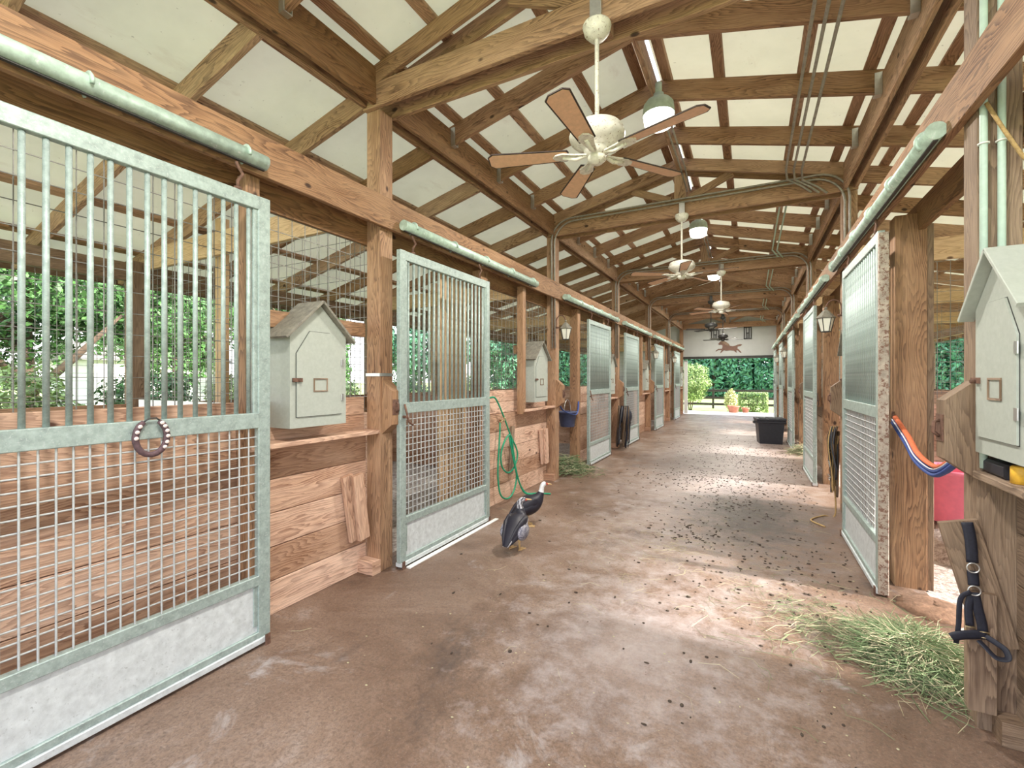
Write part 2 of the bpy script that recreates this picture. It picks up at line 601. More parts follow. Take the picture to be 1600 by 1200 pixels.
# ------------------------------------------------------------------ setting: floor, ground, roof, end wall
def slab(name, x0, x1, y0, y1, z0, z1, mat):
    return struct(M().box((x0, y0, z0), (x1, y1, z1), 0.5, ch=0.002).build(name, mat))


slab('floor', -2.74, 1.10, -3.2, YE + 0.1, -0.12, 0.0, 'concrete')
slab('floor', -6.9, -2.74, -3.2, YE + 0.1, -0.12, -0.012, 'stall_bedding').name = 'floor_left_stalls'
slab('floor', 1.10, 5.3, -3.2, YE + 0.1, -0.12, -0.012, 'stall_bedding').name = 'floor_right_stalls'
slab('floor_apron', -4.5, 2.8, YE + 0.1, YE + 2.4, -0.12, -0.006, 'gravel')
mm = M()
mm.v = [(-140, -60, -0.13), (140, -60, -0.13), (140, 160, -0.13), (-140, 160, -0.13)]
mm.face((0, 1, 2, 3))
o = mm.build('lawn', 'lawn')
struct(o)
o.name = 'ground'

# roof sheets (real thickness), with the open ridge vent
for sd, nm in ((-1, 'ceiling_left'), (1, 'ceiling_right')):
    xa = XC + sd * 0.045
    xb = XC + sd * 6.1
    za, zb = ztop(xa) + 0.045, ztop(xb) + 0.045
    m = M()
    n0 = 0
    for y in (Y0 - 0.5, YE + 0.35):
        m.v += [(xa, y, za), (xb, y, zb), (xb, y, zb + 0.03), (xa, y, za + 0.03)]
    for q in ((0, 1, 2, 3), (7, 6, 5, 4), (0, 4, 5, 1), (1, 5, 6, 2), (2, 6, 7, 3), (3, 7, 4, 0)):
        m.face(q)
    struct(m.build(nm, 'roof_panel'))

# far gable wall: beside and above the opening
for nm_, xa, xb in (('wall_far_left', XOL - 0.1, XL - 0.2), ('wall_far_right', XR + 0.2, XOR + 0.1)):
    m = M()
    m.prism([(xa, 0), (xb, 0), (xb, ztop(xb)), (xa, ztop(xa))], (0, YE + 0.12, 0), (1, 0, 0), (0, 0, 1), 0.05)
    struct(m.build(nm_, 'end_wall'))
m = M()
zt = 2.42
m.prism([(XL - 0.2, zt), (XR + 0.2, zt), (XR + 0.2, ztop(XR + 0.2)), (XC, ztop(XC)), (XL - 0.2, ztop(XL - 0.2))],
        (0, YE + 0.12, 0), (1, 0, 0), (0, 0, 1), 0.05)
struct(m.build('wall_far', 'end_wall'))
struct(M().box((XL, YE - 0.01, 2.34), (XR, YE + 0.13, 2.44)).build('trim_1', 'black_trim'))
for i, (sd, xx) in enumerate(((-1, XL - 0.05), (1, XR + 0.05))):
    struct(M().box((xx - 0.05, YE + 0.02, 0), (xx + 0.05, YE + 0.12, 2.42)).build('trim_%d' % (i + 2), 'end_wall' if sd < 0 else 'dark_metal'))

# ------------------------------------------------------------------ timber frame
for k, y in enumerate(FY):
    if k == 0:
        continue
    where = ['', 'nearest the camera', 'second in line', 'third in line', 'fourth in line', 'fifth in line', 'at the far doorway'][k]
    for sd in (-1, 1):
        x = X(sd, 0.07) - (0.055 if (k == 1 and sd > 0) else 0)
        po = M().beam((0, 0, 0), (0, 0, 3.6), 0.14, 0.14, (0, 1, 0), tone=0.45 + 0.2 * random.random()).build('frame_post', 'aged_timber' if (k == 1 and sd > 0) else 'timber', None, (x, y, 0))
        tag(po, 'square brown roof post on the %s side of the aisle, %s' % (SIDE[sd], where), 'post', 'square roof posts along the aisle')
        # outer post
        beam('outer_post', 'aged_timber', (XOL if sd < 0 else XOR, y - 0.13, 0), (XOL if sd < 0 else XOR, y - 0.13, ztop(XOL) - RD - 0.01), 0.14, 0.14,
             'outer wall post of the %s stalls, %s' % (SIDE[sd], where), 'post', 'outer wall posts', (0, 1, 0))
    # twin tie planks
    th_ = 0.19 if k == 1 else 0.22
    for j, dy in enumerate((-0.09, 0.09)):
        beam('tie_beam', 'timber', (XL - 0.14, y + dy, 3.60 + th_ / 2), (XR + 0.14, y + dy, 3.60 + th_ / 2), 0.038, th_,
             'flat tie plank on the %s face of the truss %s' % (('near', 'far')[j], where), 'roof beam', 'tie planks of the trusses',
             tone=0.62 if k == 1 else 0.5)
        for sd in (-1, 1):
            xa = XC + sd * 1.88
            za = ztop(xa) - 0.078
            xb = XC + sd * 0.02
            beam('top_chord', 'timber', (xa, y + dy * 1.06, za), (xb, y + dy * 1.06, ztop(xb) - 0.078), 0.038, 0.145,
                 'sloping chord plank %s of the ridge, %s face, truss %s' % (SIDE[sd], ('near', 'far')[j], where), 'roof beam', 'sloping chord planks of the trusses')
    beam('king_post', 'timber', (XC, y, 3.61), (XC, y, ztop(XC) - 0.19), 0.13, 0.13,
         'short king post under the ridge, truss %s' % where, 'post', 'king posts of the trusses', (0, 1, 0), 0.8)
    for sd in (-1, 1):
        beam('web_brace', 'timber', (XC + sd * 0.12, y, 3.86), (XC + sd * 0.62, y, ztop(XC + sd * 0.62) - 0.13), 0.038, 0.09,
             'short slanting brace %s of the king post, truss %s' % (SIDE[sd], where), 'brace', 'slanting braces of the trusses', tone=0.7)

for k in range(NB):
    ya, yb = FY[k], FY[k + 1]
    for sd in (-1, 1):
        s_ = SIDE[sd]
        # upper header between the trusses, two planks
        o = M()
        dx = 0.0
        for q in (0.02, 0.12):
            o.beam((X(sd, q), 0, 0), (X(sd, q), yb - ya - 0.22, 0), 0.038, 0.285)
        tag(o.build('header_beam', 'timber', None, (0, ya + 0.11, 3.76)),
            'double-plank rafter header on the %s side, %s' % (s_, BN[k]), 'roof beam', 'upper header beams')
        # track beams (front carries the door track)
        beam('track_beam', 'timber', (X(sd, -0.021) if sd < 0 else 0.845, ya, 2.80 if sd < 0 else 2.77), (X(sd, -0.021) if sd < 0 else 0.845, yb, 2.80 if sd < 0 else 2.77), 0.038, 0.24,
             'brown plank carrying the gate track, %s side, %s' % (s_, BN[k]), 'beam', 'track beams along the aisle', tone=0.25)
        beam('back_beam', 'timber', (X(sd, 0.16), ya, 2.66), (X(sd, 0.16), yb, 2.66), 0.038, 0.20,
             'dark plank behind the gate track on the %s stall fronts, %s' % (s_, BN[k]), 'beam', 'back planks of the stall fronts', tone=0.0)
        # outer wall beam, boards, rail
        xo = XOL if sd < 0 else XOR
        beam('eave_beam', 'aged_timber', (xo, ya, 2.70), (xo, yb, 2.70), 0.09, 0.20,
             'eave beam over the outer opening, %s stalls, %s' % (s_, BN[k]), 'beam', 'eave beams of the outer walls')
        w_ = M()
        for i in range(5):
            w_.beam((xo, 0.06, 0.12 + i * 0.245), (xo, yb - ya - 0.22, 0.12 + i * 0.245), 0.04, 0.238)
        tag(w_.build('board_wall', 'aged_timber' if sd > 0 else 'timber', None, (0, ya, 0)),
            'low outer board wall of the %s stalls, %s' % (s_, BN[k]), 'wall', 'low outer board walls')
        # rafters
        for j in range(0, 4):
            y = ya + j * 0.9
            if k == 0 and j == 0:
                continue
            # at j == 0 the truss itself carries the inner slope
            od = ORD[j]
            xe = XC + sd * 6.08
            xh = X(sd, 0.142)
            beam('outer_rafter', 'timber', (xe, y, ztop(xe) - RD / 2), (xh, y, ztop(xh) - RD / 2), 0.045, RD,
                 'rafter over the %s stalls, %s of four, %s' % (s_, od, BN[k]), 'rafter', 'rafters over the stalls')
            if j == 0:
                continue
            xi = X(sd, 0.0)
            xr = XC + sd * 0.03
            r_ = beam('inner_rafter', 'timber', (xi, y, ztop(xi) - RD / 2), (xr, y, ztop(xr) - RD / 2), 0.045, RD,
                      'rafter over the aisle %s of the ridge, %s of three, %s' % (s_, ORD[j - 1], BN[k]), 'rafter', 'rafters over the aisle', tone=0.3 + 0.4 * random.random())
            h = M()
            h.box((-sd * 0.001, -0.03, -0.10), (-sd * 0.05, -0.024, 0.07), ch=0.001)
            h.box((-sd * 0.001, 0.024, -0.10), (-sd * 0.05, 0.03, 0.07), ch=0.001)
            h.box((-sd * 0.001, -0.03, -0.104), (-sd * 0.05, 0.03, -0.098), ch=0.001)
            h.build('joist_hanger', 'steel', r_)

# ridge board and purlins run the whole length
beam('ridge_board', 'timber', (XC, Y0 - 0.4, ztop(XC) - 0.08), (XC, YE + 0.3, ztop(XC) - 0.08), 0.04, 0.19, 'ridge board running the length of the barn', 'roof beam', tone=0.8)
PUR = [0.12, 0.57, 1.21, 1.66, 2.12, 2.95, 3.85, 4.75, 5.6]
for sd in (-1, 1):
    for i, d in enumerate(PUR):
        x = XC + sd * d
        o = M().beam((0, 0, 0), (0, YE - Y0 + 0.75, 0), 0.088, 0.04, (sd * 0.25, 0, 1)).build('purlin', 'timber', None, (x, Y0 - 0.45, ztop(x) + 0.021))
        tag(o, 'thin purlin under the %s roof slope, %s down from the ridge' % (SIDE[sd], ORD[i]), 'purlin', 'purlins under the roof panels')
    xe = XC + sd * 6.1
    tag(M().beam((0, 0, 0), (0, YE - Y0 + 0.75, 0), 0.04, 0.22).build('fascia_board', 'aged_timber', None, (xe, Y0 - 0.45, ztop(xe) - 0.07)),
        'fascia board along the %s eave' % SIDE[sd], 'board')

# ------------------------------------------------------------------ wire mesh
def mesh_panel(o0, ex, ey, W, H, sx, sy, r, label, group, bowed=0.0):
    """welded wire grid in the plane of ex, ey"""
    ex, ey = Vector(ex), Vector(ey)
    m = M()
    nz = ex.cross(ey)
    nx_, ny_ = int(W / sx), int(H / sy)
    for i in range(nx_ + 1):
        p = ex * (i * sx + (W - nx_ * sx) / 2)
        m.tube([p, p + ey * H], r, 4, cap=False)
    for j in range(ny_ + 1):
        p = ey * (j * sy + (H - ny_ * sy) / 2) + nz * (r * 1.5)
        m.tube([p, p + ex * W], r, 4, cap=False)
    return tag(m.build('wire_mesh_panel', 'wire', None, o0), label, 'wire mesh', group)


# ------------------------------------------------------------------ stall gates
GW, GH = 1.375, 2.52


def make_gate(bars=18):
    g = empty('stall_gate', (0, 0, 0), 'x', 'gate', 'sliding metal stall gates')
    f = M()
    for y in (0.03, GW - 0.03):
        f.box((-0.02, y - 0.035, 0.05), (0.02, y + 0.035, GH))
    f.box((-0.02, 0.06, GH - 0.075), (0.02, GW - 0.06, GH))
    f.box((-0.02, 0.06, 1.225), (0.02, GW - 0.06, 1.31))
    f.box((-0.02, 0.06, 0.345), (0.02, GW - 0.06, 0.40))
    f.box((-0.02, 0.06, 0.05), (0.02, GW - 0.06, 0.085))
    for y in (0.075, GW - 0.075):     # inner lip channels
        f.box((-0.012, y - 0.014, 0.12), (0.012, y + 0.014, 0.345))
        f.box((-0.012, y - 0.014, 1.31), (0.012, y + 0.014, GH - 0.075))
    f.build('gate_frame', 'galvanised', g)
    M().box((-0.006, 0.06, 0.085), (0.006, GW - 0.06, 0.345), ch=0.001).build('kick_panel', 'galvanised_sheet', g)
    w = M()
    sp = 0.0535
    n = int((GW - 0.12) / sp)
    for i in range(1, n + 1):
        y = 0.06 + i * (GW - 0.12) / (n + 1)
        w.tube([(0.004, y, 0.40), (0.004, y, 1.225)], 0.0042, 5, cap=False)
    n = int(0.825 / sp)
    for i in range(1, n + 1):
        z = 0.40 + i * 0.825 / (n + 1)
        w.tube([(-0.004, 0.06, z), (-0.004, GW - 0.06, z)], 0.0042, 5, cap=False)
    w.build('wire_mesh', 'gate_wire', g)
    b0 = None
    for i in range(bars):
        y = 0.06 + (i + 0.75) * (GW - 0.12) / (bars + 0.5)
        if b0 is None:
            b0 = M().tube([(0, 0, 1.30), (0, 0, GH - 0.07)], 0.011, 8).build('bar', 'galvanised', g, (0, y, 0))
        else:
            c = b0.copy()
            C.objects.link(c)
            c.parent = g
            c.location = (0, y, 0)
    for y in (0.17, GW - 0.17):
        h = M()
        h.tube([(0, y, GH), (0, y, GH + 0.05), (0.012, y + 0.02, GH + 0.09), (0.0, y, GH + 0.13), (0, y - 0.01, GH + 0.15)], 0.009, 6)
        h.lathe([(0.0, -0.01), (0.02, -0.01), (0.02, 0.008), (0, 0.008)], (0, y, GH + 0.008), 8)
        h.build('hanger', 'rusty_iron', g)
    k = M()
    k.beam((0.02, 0.03, 1.20), (0.05, 0.03, 1.20), 0.02, 0.02)
    k.tube([(0.03, 0.035, 1.30), (0.05, 0.06, 1.16), (0.052, 0.11, 1.13)], 0.009, 6)
    k.build('latch_handle', 'rusty_iron', g)
    # floor guide under the gate
    r_ = M()
    r_.box((-0.03, 0.0, 0.018), (0.03, GW, 0.05))
    r_.build('bottom_channel', 'galvanised_sheet', g)
    t_ = M()
    for y in (0.02, GW - 0.02):
        t_.box((0.03, y - 0.015, 0.0), (0.038, y + 0.015, 0.06), ch=0.001)
        t_.box((-0.038, y - 0.015, 0.0), (-0.03, y + 0.015, 0.06), ch=0.001)
    t_.build('floor_guide', 'rusty_iron', g)
    return g


g0 = make_gate()
LG = [(FY[0] + 1.155, 'open', 'large galvanised sliding gate filling the left edge, a horseshoe on its rail'),
      (FY[1] + 0.03, 'shut', 'galvanised sliding gate on the left, closed beside the green hose'),
      (FY[2] + 1.15, 'open', 'galvanised sliding gate on the left just past the blue hanging bucket'),
      (FY[3] + 0.12, 'part', 'galvanised sliding gate on the left behind the dark saddle gear'),
      (FY[4] + 0.12, 'part', 'narrow-looking left gate between the far lantern and the last but one roof post'),
      (FY[5] + 0.35, 'open', 'farthest galvanised gate on the left, next to the far doorway')]
first = True
for y, st, lb in LG:
    g = g0 if first else copy_tree(g0)
    first = False
    g.location = (XL + 0.10, y, 0)
    g['label'] = lb
RG = ['galvanised sliding gate on the right, nearest the camera, rusty at its near edge',
      'second galvanised gate on the right, past the lantern and box',
      'third galvanised gate along the right side, beyond the small hay heap',
      'fourth galvanised gate along the right side, by the black bin',
      'farthest galvanised gate on the right, beside the far doorway']
for i, lb in enumerate(RG):
    g = copy_tree(g0)
    g.location = (0.80, FY[i + 1] + 1.22, 0)
    g['label'] = lb
    if i == 0:
        M().box((-0.02, -0.032, 0.03), (0.035, -0.001, GH - 0.02)).build('edge_guard', 'rusty_guard', g)

# tracks
def track(sd, y0, y1, label):
    x = X(sd, -0.085) if sd < 0 else 0.79
    t = empty('gate_track', (x, y0, 2.735 if sd < 0 else 2.69), label, 'track pipe', 'pipe tracks of the sliding gates')
    L = y1 - y0
    m = M()
    m.tube([(0, 0, 0), (0, L, 0)], 0.042, 16)
    m.build('pipe', 'galvanised_pipe', t)
    sl_ = M()
    sl_.box((-0.010, 0.01, -0.047), (0.010, L - 0.01, -0.039), ch=0.0005)
    sl_.build('slot', 'black_trim', t)
    n = max(2, round(L / 0.55))
    for i in range(n):
        yy = 0.12 + i * (L - 0.24) / (n - 1)
        b = M()
        b.tube([(0.043 * math.cos(a), yy, 0.043 * math.sin(a)) for a in [PI * q / 8 - 0.2 for q in range(0, 12)]], 0.008, 5, flat=2.0)
        b.box((-0.005 * sd, yy - 0.012, 0.036), (0.05 * sd, yy + 0.012, 0.046))
        b.build('pipe_bracket', 'galvanised_pipe', t)
    return t


track(-1, -0.6, 1.66, 'rusty green-grey pipe track over the large gate at the left edge')
track(-1, FY[1] + 0.1, FY[1] + 2.66, 'pipe track over the closed left gate beside the hose')
for k in range(2, 6):
    track(-1, FY[k] + 0.1, FY[k] + (3.2 if k != 5 else 3.1), 'pipe track on the left stall fronts, %s' % BN[k])
for k in range(1, 6):
    track(1, FY[k] + 0.14, FY[k] + 3.2, 'pipe track on the right stall fronts, %s' % BN[k])

# white sill strip under the closed gate
tag(M().box((-2.415, FY[1] + 0.08, 0.0), (-2.375, FY[1] + 1.5, 0.012)).build('sill_strip', 'white_panel'), 'white painted sill strip on the floor along the closed left gate', 'floor strip')


# ------------------------------------------------------------------ feed boxes, boards, studs, ledges
def feed_box(sd, yc, label, W=0.44):
    """small house-shaped cabinet with a door; faces the aisle"""
    s = -sd                                     # direction of the aisle
    b = empty('feed_box', (X(sd, 0.17) - (0.035 if yc < 3 and sd > 0 else 0), yc, 1.19), label, 'cabinet', 'small house-shaped cabinets on the stall fronts')
    D = 0.20
    h1, h2 = 0.60, 0.80
    m = M()
    pts = [(-W / 2, 0), (W / 2, 0), (W / 2, h1), (0, h2), (-W / 2, h1)]
    if s > 0:
        m.prism(pts, (0, 0, 0), (0, 1, 0), (0, 0, 1), D, tone=0.5)
    else:
        m.prism(pts, (0, 0, 0), (0, -1, 0), (0, 0, 1), D, tone=0.5)
    m.build('body', 'painted_box', b)
    r = M()
    for q in (-1, 1):
        a = Vector((s * (D + 0.035) / 2, 0, h2 + 0.018))
        e = Vector((s * (D + 0.035) / 2, q * (W / 2 + 0.05), h1 - 0.035))
        dr = (e - a)
        nrm = Vector((0, -dr.z, dr.y)) * q
        r.beam(a, e, D + 0.05, 0.016, nrm, tone=0.5, ch=0.002)
    r.build('roof', 'painted_box' if (sd > 0 and yc < 3) else 'box_roof', b)
    dw = W * 0.40
    dp = [(-dw, 0.07), (dw, 0.07), (dw, 0.47), (dw * 0.45, 0.615), (-dw * 0.45, 0.615), (-dw, 0.47)]
    gap = M()
    ex = (0, 1, 0) if s > 0 else (0, -1, 0)
    gap.prism([(x * 1.022, z + (z - 0.34) * 0.012) for x, z in dp], (s * D, 0, 0), ex, (0, 0, 1), 0.0015)
    gap.build('door_gap', 'black_trim', b)
    d = M().prism(dp, (s * (D + 0.001), 0, 0), ex, (0, 0, 1), 0.008, tone=0.5).build('door', 'painted_box', b)
    fr = M()
    cz, cw, chh = 0.27, 0.055, 0.035
    for y0, y1, z0, z1 in ((-cw, cw, cz + chh, cz + chh + 0.009), (-cw, cw, cz - chh - 0.009, cz - chh), (-cw, -cw + 0.008, cz - chh, cz + chh), (cw - 0.008, cw, cz - chh, cz + chh)):
        fr.box((s * (D + 0.009), y0, z0), (s * (D + 0.014), y1, z1), ch=0.0005)
    fr.build('label_frame', 'aged_timber', d)
    hs = M()
    hs.box((s * (D + 0.009), s * (-dw - 0.035), 0.29), (s * (D + 0.018), s * (-dw + 0.035), 0.315), ch=0.001)
    hs.tube([(s * (D + 0.018), s * (-dw + 0.01), 0.30), (s * (D + 0.034), s * (-dw + 0.01), 0.30)], 0.008, 6)
    hs.build('hasp', 'rusty_iron', d)
    for z in (0.16, 0.40):
        M().box((s * (D + 0.009), s * (dw - 0.008), z), (s * (D + 0.014), s * (dw + 0.018), z + 0.045), ch=0.001).build('hinge', 'steel', d)
    return b


LJ = [1.15, 1.55, 1.06, 1.62, 1.62, 1.6]        # far jamb of each left opening


def stall_front(sd, k):
    """board wall, mesh, studs, ledge for the fixed part of one stall front"""
    s_ = SIDE[sd]
    ya, yb = FY[k] + 1.42, FY[k + 1]
    if sd > 0:
        ya = FY[k] + 1.64
    if sd < 0:
        ya = FY[k] + LJ[k] + 0.08
    nm = BN[k]
    # board wall below (five planks), recessed pair above
    m = M()
    x1 = X(sd, 0.165) - (0.08 if (k == 0 and sd > 0) else 0)
    for i in range(5):
        m.beam((x1, ya + 0.0, 0.105 + i * 0.216), (x1, yb - 0.075, 0.105 + i * 0.216), 0.04, 0.211)
    for i in range(2):
        m.beam((x1 + sd * 0.02, ya, 1.15 + i * 0.14), (x1 + sd * 0.02, yb - 0.075, 1.15 + i * 0.14), 0.04, 0.136)
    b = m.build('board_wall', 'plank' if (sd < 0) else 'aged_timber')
    tag(b, 'board wall below the mesh, %s stall front, %s' % (s_, nm), 'wall', 'board walls of the stall fronts')
    # wall mesh
    if not (sd > 0 and k == 0):
        mesh_panel((x1, ya + 0.05, 1.36), (0, 1, 0), (0, 0, 1), yb - ya - 0.16, 1.24, 0.10, 0.105, 0.0028,
                   'wire mesh above the boards on the %s stall front, %s' % (s_, nm), 'wire mesh on the stall fronts')
    return b


for k in range(NB):
    for sd in (-1, 1):
        stall_front(sd, k)
        s_ = SIDE[sd]
        nm = BN[k]
        yb = FY[k + 1]
        # wooden jamb post on the far side of the opening
        jy = FY[k] + (LJ[k] if sd < 0 else 1.55)
        if not (k == 0 and sd > 0):
            beam('gate_post', 'timber', (X(sd, 0.10), jy, 0), (X(sd, 0.10), jy, 2.68), 0.18 if sd > 0 else 0.14, 0.14,
                 'thick brown gate post of the %s stall opening, %s' % (s_, nm), 'post', 'gate posts of the stall openings', (0, 1, 0), 0.35)
            if sd > 0 and k == 1:
                po = [q for q in C.objects if q.name.startswith('gate_post')][-1]
                M().box((0.092, -0.055, 0.0), (0.13, 0.065, 2.6), 0.3).build('side_plank', 'aged_timber', po)
        # stud beside the box
        sy = yb - 1.08
        if not (k == 0 and sd > 0):
            beam('wall_stud', 'timber', (X(sd, 0.06), sy, 1.05 if k else 0.0), (X(sd, 0.06), sy, 2.68), 0.085, 0.085,
                 'slim stud beside the cabinet, %s stall front, %s' % (s_, nm), 'post', 'slim studs beside the cabinets', (0, 1, 0), 0.4)
        # ledge under box and its cross piece
        le = M()
        le.box((X(sd, 0.145), sy - 0.02, 1.075), (X(sd, -0.0) - (0.07 if (k == 0 and sd > 0) else 0), yb - 0.072, 1.105))
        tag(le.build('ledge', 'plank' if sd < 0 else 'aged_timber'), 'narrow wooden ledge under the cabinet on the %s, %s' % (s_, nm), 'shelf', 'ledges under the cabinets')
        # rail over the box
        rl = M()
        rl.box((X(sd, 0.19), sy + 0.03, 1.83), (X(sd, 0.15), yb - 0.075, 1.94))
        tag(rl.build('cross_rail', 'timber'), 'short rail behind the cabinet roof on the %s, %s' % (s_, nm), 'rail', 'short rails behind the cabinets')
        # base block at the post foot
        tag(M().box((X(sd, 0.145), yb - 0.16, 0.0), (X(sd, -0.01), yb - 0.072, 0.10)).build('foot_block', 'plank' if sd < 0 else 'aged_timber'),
            'wood block at the foot of the %s roof post ending the %s' % (s_, nm), 'block', 'wood blocks at the post feet')

BOXL = ['light grey house-shaped cabinet with a dark roof, nearest on the left', 'light grey cabinet on the left beyond the green hose',
        'cabinet on the left above the dark saddle gear', 'cabinet on the left below the second lantern', 'small-looking cabinet on the left, second from the far doorway',
        'farthest cabinet on the left, by the far doorway']
BOXR = ['pale green cabinet with a painted roof at the right edge', 'cabinet on the right below the lantern, behind the nearest right gate',
        'cabinet on the right, behind the second right gate', 'cabinet on the right, third of the row beyond the edge one', 'cabinet on the right, fourth of the row beyond the edge one', 'farthest cabinet on the right']
for k in range(NB):
    feed_box(-1, FY[k + 1] - 0.655, BOXL[k])
    feed_box(1, FY[k + 1] - (0.285 if k == 0 else 0.50), BOXR[k], 0.40)


# ------------------------------------------------------------------ partitions between the stalls
for k in range(1, NB + 1):
    y = FY[k]
    wh = ['', 'first', 'second', 'third', 'fourth', 'fifth', 'farthest'][k]
    for sd in (-1, 1):
        s_ = SIDE[sd]
        xo = XOL if sd < 0 else XOR
        xi = X(sd, 0.145)
        a, b = min(xi, xo + 0.07 if sd < 0 else xi), max(xi, xo - 0.07)
        if sd < 0:
            a, b = xo + 0.07, xi
        else:
            a, b = xi, xo - 0.07
        beam('partition_beam', 'pale_timber', (a, y - 0.046, 2.86), (b, y - 0.046, 2.86), 0.04, 0.235,
             'tan beam over the %s partition between the %s stalls' % (wh, s_), 'beam', 'beams over the stall partitions', tone=0.8)
        m = M()
        for i in range(5):
            m.beam((a, y, 0.125 + i * 0.246), (b, y, 0.125 + i * 0.246), 0.04, 0.24)
        tag(m.build('board_wall', 'plank'), 'low board partition, %s on the %s between the stalls' % (wh, s_), 'wall', 'low partitions between the stalls')
        xm = xo + (-sd) * 1.33
        beam('partition_post', 'pale_timber', (xm, y + 0.07, 0), (xm, y + 0.07, ztop(xm) - RD - 0.01), 0.10, 0.09,
             'tan post in the middle of the %s partition on the %s' % (wh, s_), 'post', 'posts of the stall partitions', (0, 1, 0), 0.7)
        if k <= 4:
            mesh_panel((a, y - 0.055, 1.25), (1, 0, 0), (0, 0, 1), b - a, 1.48, 0.105, 0.105, 0.0028,
                       'wire mesh over the %s partition between the %s stalls' % (wh, s_), 'wire mesh over the partitions')
for k in range(NB):
    for sd in (-1, 1):
        if k > 3:
            continue
        xo = XOL if sd < 0 else XOR
        mesh_panel((xo + 0.03 * sd, FY[k] + 0.0, 1.24), (0, 1, 0), (0, 0, 1), BAY - 0.2, 1.36, 0.08, 0.08, 0.0028,
                   'outer wire mesh of the %s stall, %s' % (SIDE[sd], BN[k]), 'outer wire mesh of the stalls')

# slatted wood screen seen through the closed gate
m = M()
for i in range(6):
    yy = FY[1] + 0.98 + i * 0.085
    m.box((X(-1, 0.20), yy, 0.0), (X(-1, 0.24), yy + 0.045, 2.55))
tag(m.build('slat_screen', 'pale_timber'), 'upright wooden slats behind the closed left gate', 'screen')

# white slab painting the brightly lit top of the first left partition
t = empty('lit_cap_slab', (-4.4, FY[1] - 0.30, 0), 'white slab for the lit top of the first left partition, behind the large gate', 'lit slab')
m = M()
m.box((-0.85, -0.17, 1.16), (0.85, 0.20, 1.20))
m.box((-0.85, -0.2, 1.00), (0.85, -0.17, 1.30))
m.build('lit_cap', 'white_panel', t)
for x in (-0.7, 0.7):
    M().box((x - 0.03, 0.1, 0), (x + 0.03, 0.16, 1.16)).build('leg', 'timber', t)


# ------------------------------------------------------------------ latch blocks on the posts
def latch_block(sd, y, label):
    xf = XL if sd < 0 else (0.865 if y < 3 else XR)
    b = empty('latch_block', (xf, y, 1.28), label, 'latch block', 'wooden latch blocks on the posts')
    s = -sd                              # towards the aisle
    m = M()
    P = [(0, -0.21), (0.10, -0.135), (0.10, 0.125), (0, 0.21)]
    if s > 0:
        m.prism(P, (0, 0.05, 0), (1, 0, 0), (0, 0, 1), 0.10, tone=0.4, grain=1)
    else:
        m.prism(P, (0, -0.05, 0), (-1, 0, 0), (0, 0, 1), 0.10, tone=0.4, grain=1)
    m.build('block', 'aged_timber' if sd > 0 else 'timber', b)
    h = M()
    h.box((s * 0.10, -0.04, -0.06), (s * 0.104, 0.045, 0.06), ch=0.001)
    h.tube([(s * 0.104, 0, 0.035), (s * 0.122, 0, 0.025), (s * 0.125, 0, -0.02), (s * 0.104, 0, -0.04)], 0.008, 6)
    h.build('catch_plate', 'rusty_iron', b)


latch_block(-1, FY[1], 'trapezoid latch block on the nearest left roof post, beside the closed gate')
latch_block(-1, FY[2], 'trapezoid latch block on the left roof post above the blue bucket')
latch_block(-1, FY[3], 'trapezoid latch block on the left post above the saddle gear')
latch_block(-1, FY[4], 'latch block on the fourth left roof post')
latch_block(1, FY[1], 'dark trapezoid latch block at the right edge beside the cabinet')
latch_block(1, FY[2], 'latch block on the right post near the lantern')
latch_block(1, FY[3], 'latch block on the third right roof post')

# metal strap on the nearest left post
m = M()
m.box((XL - 0.145, FY[1] - 0.076, 1.52), (XL + 0.004, FY[1] - 0.0705, 1.545), ch=0.0005)
m.box((XL + 0.0005, FY[1] - 0.076, 1.52), (XL + 0.005, FY[1] + 0.075, 1.545), ch=0.0005)
tag(m.build('metal_strap', 'steel'), 'thin metal strap around the nearest left roof post', 'strap')


# ------------------------------------------------------------------ conduits
def arc(c, r, a0, a1, n, ex, ez):
    c, ex, ez = Vector(c), Vector(ex), Vector(ez)
    return [c + ex * (r * math.cos(a0 + (a1 - a0) * i / n)) + ez * (r * math.sin(a0 + (a1 - a0) * i / n)) for i in range(n + 1)]


